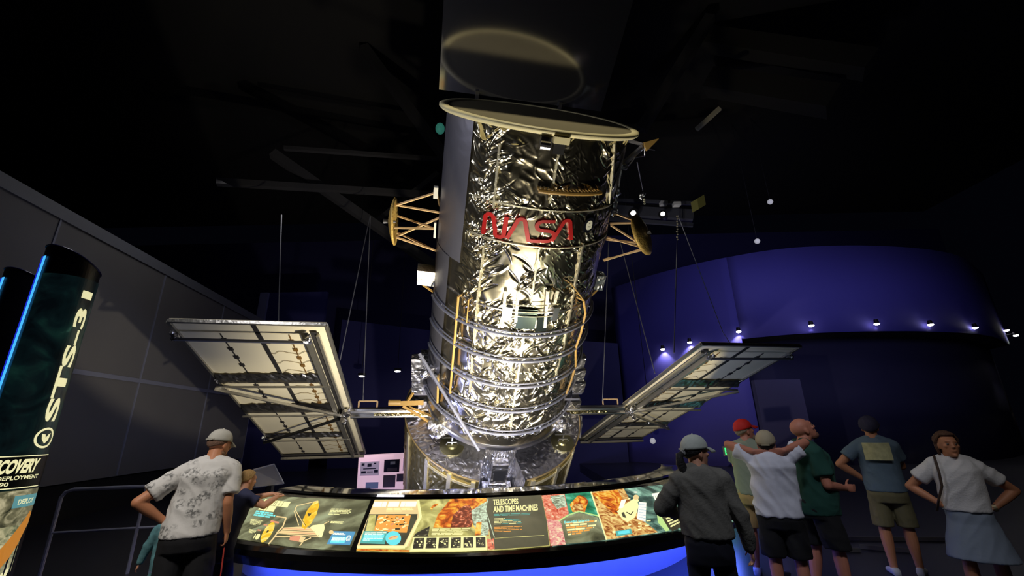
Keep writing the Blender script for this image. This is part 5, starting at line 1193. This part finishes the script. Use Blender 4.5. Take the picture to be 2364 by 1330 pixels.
def person(label, D, azd, face, h, sk, arms, head_yaw=0, head_pitch=0, lean=(0, 0), wf=1., df=1., stance=.10, top=None, top_hem=.84, sleeve=.55, top_puff=.018, bottom=None, bottom_len=.5, bottom_kind='shorts', shoes=None, extras=None, pos=None, head_drop=0, group=None, step=0., neck_fwd=.02, wr=.006):
    k = h/1.75; az_ = math.radians(azd); loc = Vector((D*math.sin(az_), D*math.cos(az_), 0)) if pos is None else Vector(pos)
    sl = lambda z: Vector((lean[0]*max(0, z-.93), lean[1]*max(0, z-.93), 0))
    Q = lambda x, y, z: (Vector((x, y, z))+sl(z))*k
    mb = MB(); X = Vector((1, 0, 0)); Yv = Vector((0, 1, 0)); Z = Vector((0, 0, 1))
    def torso(m_, e=0., z0=.80, hem=None):
        prof = [(.80, .150, .105, 0), (.88, .172, .120, -.005), (.96, .172, .118, -.005), (1.06, .150, .102, .0), (1.16, .150, .102, .004), (1.26, .166, .112, .006), (1.35, .176, .112, 0), (1.41, .170, .098, -.008), (1.455, .120, .078, -.012), (1.48, .066, .06, -.012)]
        rs = []
        if hem is not None and hem < prof[0][0]: rs.append((Q(0, 0, hem), X*(.178*wf+e*1.2)*k, Yv*(.126*df+e*1.2)*k))
        for z, a, b, y in prof:
            if z > 1.4: a *= .93
            if hem is not None and z < hem: continue
            if hem is not None: a = max(a, .168 if z < 1.2 else a); b = max(b, .112 if z < 1.2 else b)
            aa = a*(wf if z < 1.36 else (1+wf)/2); bb = b*(df if z < 1.38 else 1)
            rs.append((Q(0, y+(df-1)*.05*(1 if .9 < z < 1.3 else 0), z), X*(aa+e)*k, Yv*(bb+e)*k))
        loft(m_, rs, 24, pw=.92)
    torso(mb)
    shx = .170*(1+wf)/2
    hk = k*1.10; hc = Q(0, .0, 1.595)+Vector((0, neck_fwd, -head_drop))*k; fr = head_frame(head_yaw, head_pitch)
    nb = Q(0, -.012, 1.43); limb(mb, nb, hc-fr[2]*.05*k-fr[1]*.012*k, .068*k, .060*k)
    head(mb, hc, fr, hk)
    for s in (-1, 1): limb(mb, Q(s*.05, -.02, 1.455), Q(s*.15, -.015, 1.405), .050*k, .050*k)
    # arms
    A = []
    for s in (-1, 1):
        a = arms[0 if s < 0 else 1]; sh = Q(s*shx, -.01, 1.385)
        if a.get('raise'): sh = Q(s*shx*.98, -.0, 1.44)
        el = Vector(a['el'])*k; wr_ = Vector(a['wr'])*k
        A.append((s, sh, el, wr_, a)); limb(mb, Q(s*.09, -.01, 1.415), sh, .056*k, .056*k); limb(mb, sh, el, .055*k, .044*k, .005*k); limb(mb, el, wr_, .044*k, .030*k, .006*k)
        d = Vector(a.get('hd', wr_-el)); hand(mb, wr_, d, a.get('pn', (-s, 0, 0)), a.get('curl', .5), a.get('th', s), k*1.0)
    # legs
    Lg = []
    for s in (-1, 1):
        fy = step*s; hip = Q(s*.092*wf, 0, .90); kn = Vector((s*(stance+.012), .02+fy*.5, .50))*k; an = Vector((s*(stance+.02), -.015+fy, .09))*k
        Lg.append((s, hip, kn, an)); limb(mb, hip, kn, .088*wf*k, .058*k, .006*k); limb(mb, kn, an, .056*k, .038*k, .010*k)
        ft = Vector((s*.25, 1, 0)); loft(mb, [(an-Vector((0, .05, .03))*k, X*.03*k, Z*.03*k), (an+Vector((0, .02, -.04))*k, X*.035*k, Z*.035*k), (an+Vector((s*.02, .12, -.06))*k, X*.04*k, Z*.02*k), (an+Vector((s*.03, .17, -.065))*k, X*.02*k, Z*.012*k)], 12)
    body = remesh(mb, 'person', .0075, sk, None, 2)
    body.location = loc; body.rotation_euler = (0, 0, -math.radians(face)); tag(body, label, 'person', group)
    # top
    if top:
        m_ = MB(); torso(m_, top_puff, hem=top_hem)
        for s, sh, el, wr_, a in A:
            limb(m_, Q(s*.05, -.02, 1.453), Q(s*.15, -.015, 1.405), .061*k, .064*k); limb(m_, Q(s*.13, -.015, 1.40), sh, (.062+top_puff*.3)*k, (.060+top_puff*.35)*k)
            if sleeve <= 1: limb_e = sh.lerp(el, sleeve); aa, bb = m_.frame(limb_e-sh); loft(m_, [(sh.lerp(limb_e, t), aa*r*k, bb*r*k) for t, r in ((0, .060+top_puff*.35), (.35, .061+top_puff*.5), (.8, .060+top_puff*.75), (1., .060+top_puff*.8))], 14)
            else:
                limb(m_, sh, el, (.062+top_puff*.5)*k, (.056+top_puff*.3)*k); e2 = el.lerp(wr_, .93); limb(m_, el, e2, (.056+top_puff*.3)*k, (.040+top_puff*.2)*k)
        t_ = remesh(m_, top[0], .010, top[1], body, 3, wr, 7., len(label))
        if len(top) > 2: t_['label'] = top[2]
        cl = MB(); pts = [nb+Vector((0, 0, .022*k))+X*(.073*k*math.cos(t))+Yv*(.066*k*math.sin(t)+.004)-Z*(.020*k*math.sin(t)) for t in [2*math.pi*i/20 for i in range(20)]]
        cl.tube(pts, .011*k, 8, closed=True); cl.build('collar', top[1], t_, True)
    if bottom:
        m_ = MB(); zt = .99
        loft(m_, [(Q(0, 0, zt), X*(.166*wf+.008)*k, Yv*(.112*df+.010)*k), (Q(0, -.004, .92), X*(.180*wf+.008)*k, Yv*(.124*df+.012)*k), (Q(0, -.006, .84), X*(.182*wf+.01)*k, Yv*(.124*df+.014)*k), (Q(0, 0, .76), X*(.178*wf+.01)*k, Yv*(.118*df+.01)*k)], 24, pw=.9)
        if bottom_kind == 'skirt':
            loft(m_, [(Q(0, 0, .97), X*.168*wf*k, Yv*.12*k), (Q(0, 0, .80), X*.215*wf*k, Yv*.155*k), (Q(0, 0, bottom_len), X*.285*wf*k, Yv*.20*k)], 28)
        else:
            for s, hip, kn, an in Lg:
                if bottom_len >= .3:
                    e = hip.lerp(kn, min(1, (.90-bottom_len)/.40)); ra, rb_ = .100*wf, .088*(1+wf)/2+.008
                    loft(m_, [(hip.lerp(e, t), X*r*k, Yv*r*k*1.08) for t, r in ((0, ra), (.4, ra*1.0), (.75, (ra+rb_)/2+.006), (1, rb_+.006))], 16)
                else:
                    limb(m_, hip, kn, .098*wf*k, .074*k); e = kn.lerp(an, .92); aa = X*.062*k; loft(m_, [(kn, X*.074*k, Yv*.074*k), (kn.lerp(e, .5), X*.070*k, Yv*.072*k), (e, X*.064*k, Yv*.068*k)], 14)
        b_ = remesh(m_, bottom[0], .010, bottom[1], body, 3, wr*.7, 6., len(label)+3)
    for s, hip, kn, an in Lg:
        m_ = MB(); shoe(m_, an, (s*.2, 1), k*1.05); sh_ = m_.build('shoe', shoes or mat('shoe_dark', srgb(30, 30, 34), .6), body, True)
    return body, hc, fr, hk, A
# --- man in the printed shirt, seen from behind at the left
def aloha():
    m = mat('printed_shirt', srgb(206, 204, 200), .8, bump=.15, bscale=30); nt = m.node_tree; b = nt.nodes['Principled BSDF']
    tc = nt.nodes.new('ShaderNodeTexCoord'); mp = nt.nodes.new('ShaderNodeMapping'); mp.inputs['Scale'].default_value = (8, 3, 12)
    v = nt.nodes.new('ShaderNodeTexVoronoi'); v.inputs['Scale'].default_value = 1.; v.inputs['Randomness'].default_value = .7
    nz = nt.nodes.new('ShaderNodeTexNoise'); nz.inputs['Scale'].default_value = 42; nz.inputs['Detail'].default_value = 3
    nt.links.new(tc.outputs['Object'], mp.inputs[0]); nt.links.new(mp.outputs[0], v.inputs['Vector']); nt.links.new(tc.outputs['Object'], nz.inputs['Vector'])
    a = nt.nodes.new('ShaderNodeMapRange'); a.inputs['From Min'].default_value = .36; a.inputs['From Max'].default_value = .56; a.inputs['To Min'].default_value = 1; a.inputs['To Max'].default_value = 0
    nt.links.new(v.outputs['Distance'], a.inputs['Value'])
    g = nt.nodes.new('ShaderNodeMapRange'); g.inputs['From Min'].default_value = .44; g.inputs['From Max'].default_value = .62; nt.links.new(nz.outputs['Fac'], g.inputs['Value'])
    mu = nt.nodes.new('ShaderNodeMath'); mu.operation = 'MULTIPLY'; nt.links.new(a.outputs[0], mu.inputs[0]); nt.links.new(g.outputs[0], mu.inputs[1])
    mx = nt.nodes.new('ShaderNodeMix'); mx.data_type = 'RGBA'; mx.inputs[6].default_value = (*srgb(208, 206, 202), 1); mx.inputs[7].default_value = (*srgb(112, 112, 110), 1)
    nt.links.new(mu.outputs[0], mx.inputs[0]); nt.links.new(mx.outputs[2], b.inputs['Base Color']); return m
M_bs = mat('black_cloth', srgb(20, 20, 24), .85, bump=.1)
P_, hc, fr, k, A = person('man in white palm print shirt and light cap, back to us, hand on hip', 5.0, -34.4, -26, 1.73, SKIN['tan'],
    [dict(el=(-.40, -.08, 1.17), wr=(-.215, .02, 1.0), hd=(.9, .3, -.3), pn=(0, 0, -1), curl=.3), dict(el=(.245, -.03, 1.11), wr=(.27, .05, .86), hd=(.05, .1, -1), pn=(-1, 0, 0), curl=1.2)],
    head_yaw=38, head_pitch=-12, lean=(.12, .10), wf=1.08, df=1.3, top=('shirt', aloha()), top_hem=.83, sleeve=.74, top_puff=.03, bottom=('shorts', M_bs), bottom_len=.44, neck_fwd=.05, wr=.011)
cap(hc, fr, k, mat('cap_grey_beige', srgb(178, 176, 166), .8, bump=.2), P_, 'pale grey cap', True, mat('hair_greybrown', srgb(92, 76, 62), .9))
hair_cap(hc, fr, k*.985, mat('hair_grey', srgb(120, 92, 76), .9, bump=.5, bscale=90), P_, .62, thick=.004)
bd_ = MB(); ex, ey, ez = fr; bd_.ball(hc+ey*.062*k-ez*.085*k, .052*k, .052*k, .045*k, fr, 16, 10); bd_.ball(hc+ey*.02*k-ez*.06*k, .066*k, .05*k, .03*k, fr, 14, 8); bd_.build('beard', mat('beard_brown', srgb(132, 98, 70), .9, bump=.8, bscale=80), P_, True)
wr_ = A[1][3]; tag(MB().tube([Vector((0, 0, 0)), Vector((.01, 0, -.2)), Vector((0, .01, -.42)), Vector((.0, 0, -.55))], .006, 6).build('strap', mat('red_strap', srgb(190, 60, 50), .6)), 'thin red cord hanging from the hand of the man in printed shirt', 'cord')
so = bpy.data.objects['strap']; so.location = P_.location + Matrix.Rotation(P_.rotation_euler.z, 3, 'Z') @ (wr_+Vector((0, .0, -.12)))
# --- boy beside him leaning on the console
P_, hc, fr, k, A = person('small boy with short blond hair and navy shirt leaning his arms on the console', 0, 0, 4, 1.33, SKIN['fair'],
    [dict(el=(-.15, .56, 1.33), wr=(.15, .72, 1.38), hd=(.8, .5, -.05), pn=(0, 0, -1), curl=.2), dict(el=(.33, .28, 1.30), wr=(.30, .60, 1.36), hd=(.2, 1, .0), pn=(0, 0, -1), curl=.2)],
    head_yaw=24, head_pitch=-10, lean=(.04, .46), wf=.92, top=('t_shirt', mat('navy_cotton', srgb(38, 42, 72), .85, bump=.1)), top_hem=.74, sleeve=.45, top_puff=.022, bottom=('shorts', mat('navy_shorts', srgb(30, 34, 60), .8, bump=.1)), bottom_len=.42, pos=(-2.80, 4.52, 0), head_drop=-.01, neck_fwd=.0)
hair_cap(hc, fr, k*1.0, mat('hair_blond', srgb(170, 136, 84), .85, bump=.9, bscale=120), P_, .75, thick=.006)
# --- child mostly hidden behind the man
P_, hc, fr, k, A = person('child in teal mottled top, mostly hidden behind the man in the printed shirt', 5.65, -35.9, -30, 1.05, SKIN['fair'],
    [dict(el=(-.27, .02, 1.16), wr=(-.33, .06, .93), hd=(-.3, .1, -.9)), dict(el=(.3, .1, 1.1), wr=(.3, .2, .9))],
    top=('top', mat('teal_print', srgb(84, 130, 136), .85, var=.8, vscale=22)), top_hem=.60, sleeve=1.2, top_puff=.02, bottom=('trousers', mat('pale_blue_denim', srgb(110, 130, 160), .85)), bottom_len=.1, wr=.008)
hair_cap(hc, fr, k, mat('hair_brown', srgb(84, 62, 44), .9, bump=.6, bscale=80), P_, .8)
# --- woman in grey top, ponytail
P_, hc, fr, k, A = person('woman in charcoal long-sleeved top and pale grey cap with a dark ponytail, seen from behind', 3.96, 21.6, 12, 1.60, SKIN['fair'],
    [dict(el=(-.33, .05, 1.15), wr=(-.22, .24, 1.08), hd=(.6, .7, -.1), pn=(0, 0, -1), curl=.4), dict(el=(.27, .0, 1.11), wr=(.33, .07, .86), hd=(.1, .15, -1), pn=(-1, 0, 0), curl=.7)],
    head_yaw=64, head_pitch=0, wf=.95, df=1.05, top=('sweatshirt', mat('charcoal_fleece', srgb(118, 116, 108), .95, bump=.25, bscale=50)), top_hem=.93, sleeve=1.2, top_puff=.034, bottom=('trousers', mat('dark_trousers', srgb(24, 26, 40), .85)), bottom_len=.1, wr=.016)
cap(hc, fr, k*1.06, mat('cap_light_grey', srgb(190, 196, 186), .85, bump=.3), P_, 'pale grey cap with the bill to the right', True)
M_hd = mat('hair_black', srgb(26, 24, 26), .7, bump=.5, bscale=60); hair_cap(hc, fr, k*1.01, M_hd, P_, .75, thick=.008)
ex, ey, ez = fr; q0 = hc-ey*.10*k+ez*.01*k; MB().tube([q0, q0-ey*.05-ez*.02, q0-ey*.05-ez*.08, q0-ey*.02-ez*.16+ex*.01, q0-ey*.0-ez*.24+ex*.02, q0-ez*.30+ex*.02], [.022, .030, .036, .034, .026, .006], 12).build('ponytail', M_hd, P_, True)
MB().ball(q0-ey*.015, .028, .02, .028, fr).build('hair_tie', mat('scrunchie_grey', srgb(150, 150, 150), .8), P_, True)
# --- man in red cap
P_, hc, fr, k, A = person('man in red cap, grey-green shirt and khaki shorts looking right past the console', 6.35, 27.0, 40, 1.73, SKIN['red'],
    [dict(el=(-.20, .16, 1.14), wr=(-.03, .34, .98), hd=(.5, .8, -.3), pn=(0, 0, -1), curl=.8), dict(el=(.24, .12, 1.13), wr=(.10, .34, .98), hd=(-.4, .8, -.2), pn=(0, 0, -1), curl=.8)],
    head_yaw=42, head_pitch=12, wf=1.04, df=1.2, top=('t_shirt', mat('sage_cotton', srgb(140, 150, 132), .85, bump=.15)), top_hem=.86, sleeve=.6, top_puff=.024, bottom=('shorts', mat('khaki_cotton', srgb(190, 158, 104), .85, bump=.2, bscale=12)), bottom_len=.50, shoes=mat('shoe_pale_blue', srgb(190, 195, 225), .6))
cap(hc, fr, k*1.03, mat('cap_red', srgb(206, 34, 26), .7, bump=.1), P_, 'red cap', False)
hair_cap(hc, fr, k, mat('hair_silver', srgb(170, 150, 130), .9, bump=.6, bscale=90), P_, .6, thick=.004)
ex, ey, ez = fr; MB().ball(hc+ey*.06*k-ez*.08*k, .05*k, .05*k, .04*k, fr, 14, 10).build('beard', mat('beard_grey', srgb(150, 128, 110), .9, bump=.8, bscale=80), P_, True)
# --- man with hands behind his head
P_, hc, fr, k, A = person('man in white t-shirt and beige cap holding both hands behind his head', 5.3, 28.9, 24, 1.645, SKIN['red'],
    [{'raise': 1, 'el': (-.37, .08, 1.56), 'wr': (-.145, -.125, 1.50), 'hd': (.95, -.18, -.18), 'pn': (.1, .9, .2), 'curl': .35, 'th': -1}, {'raise': 1, 'el': (.375, .06, 1.58), 'wr': (.150, -.135, 1.51), 'hd': (-.95, -.16, -.16), 'pn': (0, .9, .2), 'curl': .35, 'th': 1}],
    head_yaw=8, head_pitch=14, lean=(.0, -.10), wf=1.06, df=1.12, top=('t_shirt', mat('white_cotton', srgb(226, 228, 240), .85, bump=.15)), top_hem=.83, sleeve=.55, top_puff=.032, bottom=('shorts', M_bs), bottom_len=.40, head_drop=.035, wr=.018)
cap(hc, fr, k*1.03, mat('cap_beige', srgb(178, 166, 138), .85, bump=.2), P_, 'beige cap', True)
hair_cap(hc, fr, k, mat('hair_dark', srgb(40, 34, 32), .9), P_, .6, thick=.003)
# --- bald man in green
P_, hc, fr, k, A = person('bald man in dark green shirt and black shorts looking up, forearms held out', 5.75, 32.3, 92, 1.75, SKIN['red'],
    [dict(el=(-.24, .0, 1.08), wr=(-.12, .25, 1.05), hd=(.2, .95, .0), pn=(0, 0, -1), curl=.5), dict(el=(.24, .02, 1.08), wr=(.08, .28, 1.03), hd=(-.1, .95, -.05), pn=(-1, 0, 0), curl=.7)],
    head_yaw=4, head_pitch=26, lean=(0, .02), wf=1.08, df=1.36, top=('t_shirt', mat('green_cotton', srgb(26, 72, 62), .9, bump=.15)), top_hem=.80, sleeve=.72, top_puff=.034, bottom=('shorts', M_bs), bottom_len=.48, step=.08, neck_fwd=.03, wr=.012)
eyes(hc, fr, k, P_)
ex, ey, ez = fr; MB().ball(hc+ey*.058*k-ez*.083*k, .045*k, .044*k, .034*k, fr, 14, 10).build('stubble', mat('stubble', srgb(120, 80, 62), .9, bump=.6, bscale=90), P_, True)
# --- man further back with the printed back
P_, hc, fr, k, A = person('man in faded blue shirt with pale print on the back, dark cap, khaki shorts', 7.15, 38.3, 34, 1.74, SKIN['tan'],
    [dict(el=(-.40, -.05, 1.17), wr=(-.19, .03, 1.0), hd=(.9, .3, -.3), pn=(0, 0, -1)), dict(el=(.22, .14, 1.15), wr=(.10, .34, 1.20), hd=(-.4, .5, .6))],
    head_yaw=6, head_pitch=4, wf=1.0, df=1.1, top=('shirt', mat('faded_blue', srgb(92, 112, 128), .85, bump=.15)), top_hem=.84, sleeve=.6, top_puff=.026, bottom=('shorts', mat('olive_khaki', srgb(112, 106, 76), .85, bump=.15)), bottom_len=.46, step=.06, shoes=mat('shoe_white', srgb(200, 200, 205), .6))
hair_cap(hc, fr, k*1.05, mat('knit_dark', srgb(56, 54, 78), .9, bump=.3, bscale=60), P_, .75, name='dark_cap', thick=.012)
pr = MB(); yb = -.150
def bk(x, z): return Vector((x, -.158*k-.0, z))*1.0
V = []; 
for i in range(9):
    for z in (1.12, 1.30): x = -.12+.24*i/8; V.append(Vector((x*k, (-.168+.035*(x/.14)**2)*k, z*k)))
pr.add(V, [(2*i, 2*i+2, 2*i+3, 2*i+1) for i in range(8)]); o = pr.build('shirt_print', mat('cream_print', srgb(190, 188, 140), .8, var=.5, vscale=18), P_); md = o.modifiers.new('t', 'SOLIDIFY'); md.thickness = .03
# --- woman in the white polo shirt
P_, hc, fr, k, A = person('woman in white polo shirt and pale grey skirt facing us, hands on hips', 6.15, 43.5, 214, 1.575, SKIN['tan'],
    [dict(el=(-.41, -.08, 1.16), wr=(-.20, .02, 1.0), hd=(.9, .25, -.3), pn=(0, 0, -1), curl=.3), dict(el=(.40, -.07, 1.16), wr=(.19, .03, 1.0), hd=(-.9, .25, -.3), pn=(0, 0, -1), curl=.3)],
    head_yaw=-12, head_pitch=3, wf=.95, df=1.1, top=('polo_shirt', mat('white_pique', srgb(214, 212, 210), .85, bump=.2, bscale=60)), top_hem=.93, sleeve=.6, top_puff=.026, bottom=('skirt', mat('pale_grey_skirt', srgb(130, 142, 158), .85, bump=.1)), bottom_len=.52, bottom_kind='skirt', shoes=mat('shoe_brown', srgb(70, 50, 40), .6), wr=.010)
eyes(hc, fr, k, P_); M_hb = mat('hair_auburn', srgb(92, 62, 44), .8, bump=.6, bscale=70); hair_cap(hc, fr, k*1.04, M_hb, P_, .9, thick=.014, long_=.02)
ex, ey, ez = fr; hb = MB()
for s in (-1, 1): hb.tube([hc+ex*s*.070*k+ez*.06*k-ey*.01, hc+ex*s*.078*k-ez*.01*k-ey*.02, hc+ex*s*.072*k-ez*.09*k-ey*.03], [.016, .02, .010], 10)
hb.ball(hc-ey*.06*k-ez*.05*k, .07*k, .04*k, .08*k, fr); hb.build('hair_sides', M_hb, P_, True)
MB().tube([Vector((.12, .0, 1.34)), Vector((.135, .11, 1.30)), Vector((.14, .145, 1.2)), Vector((.15, .15, 1.08)), Vector((.2, .12, .95)), Vector((.22, .03, .85))], .010, 6).build('bag_strap', mat('brown_strap', srgb(60, 42, 30), .7), P_)
w_ = A[0][3]; MB().cyl(w_-Vector((.015, 0, -.004)), w_+Vector((.012, 0, -.004)), .031, n=14).build('wristwatch', mat('watch_metal', srgb(220, 200, 160), .3, .9), P_)
for z in (1.30, 1.26, 1.22): pass
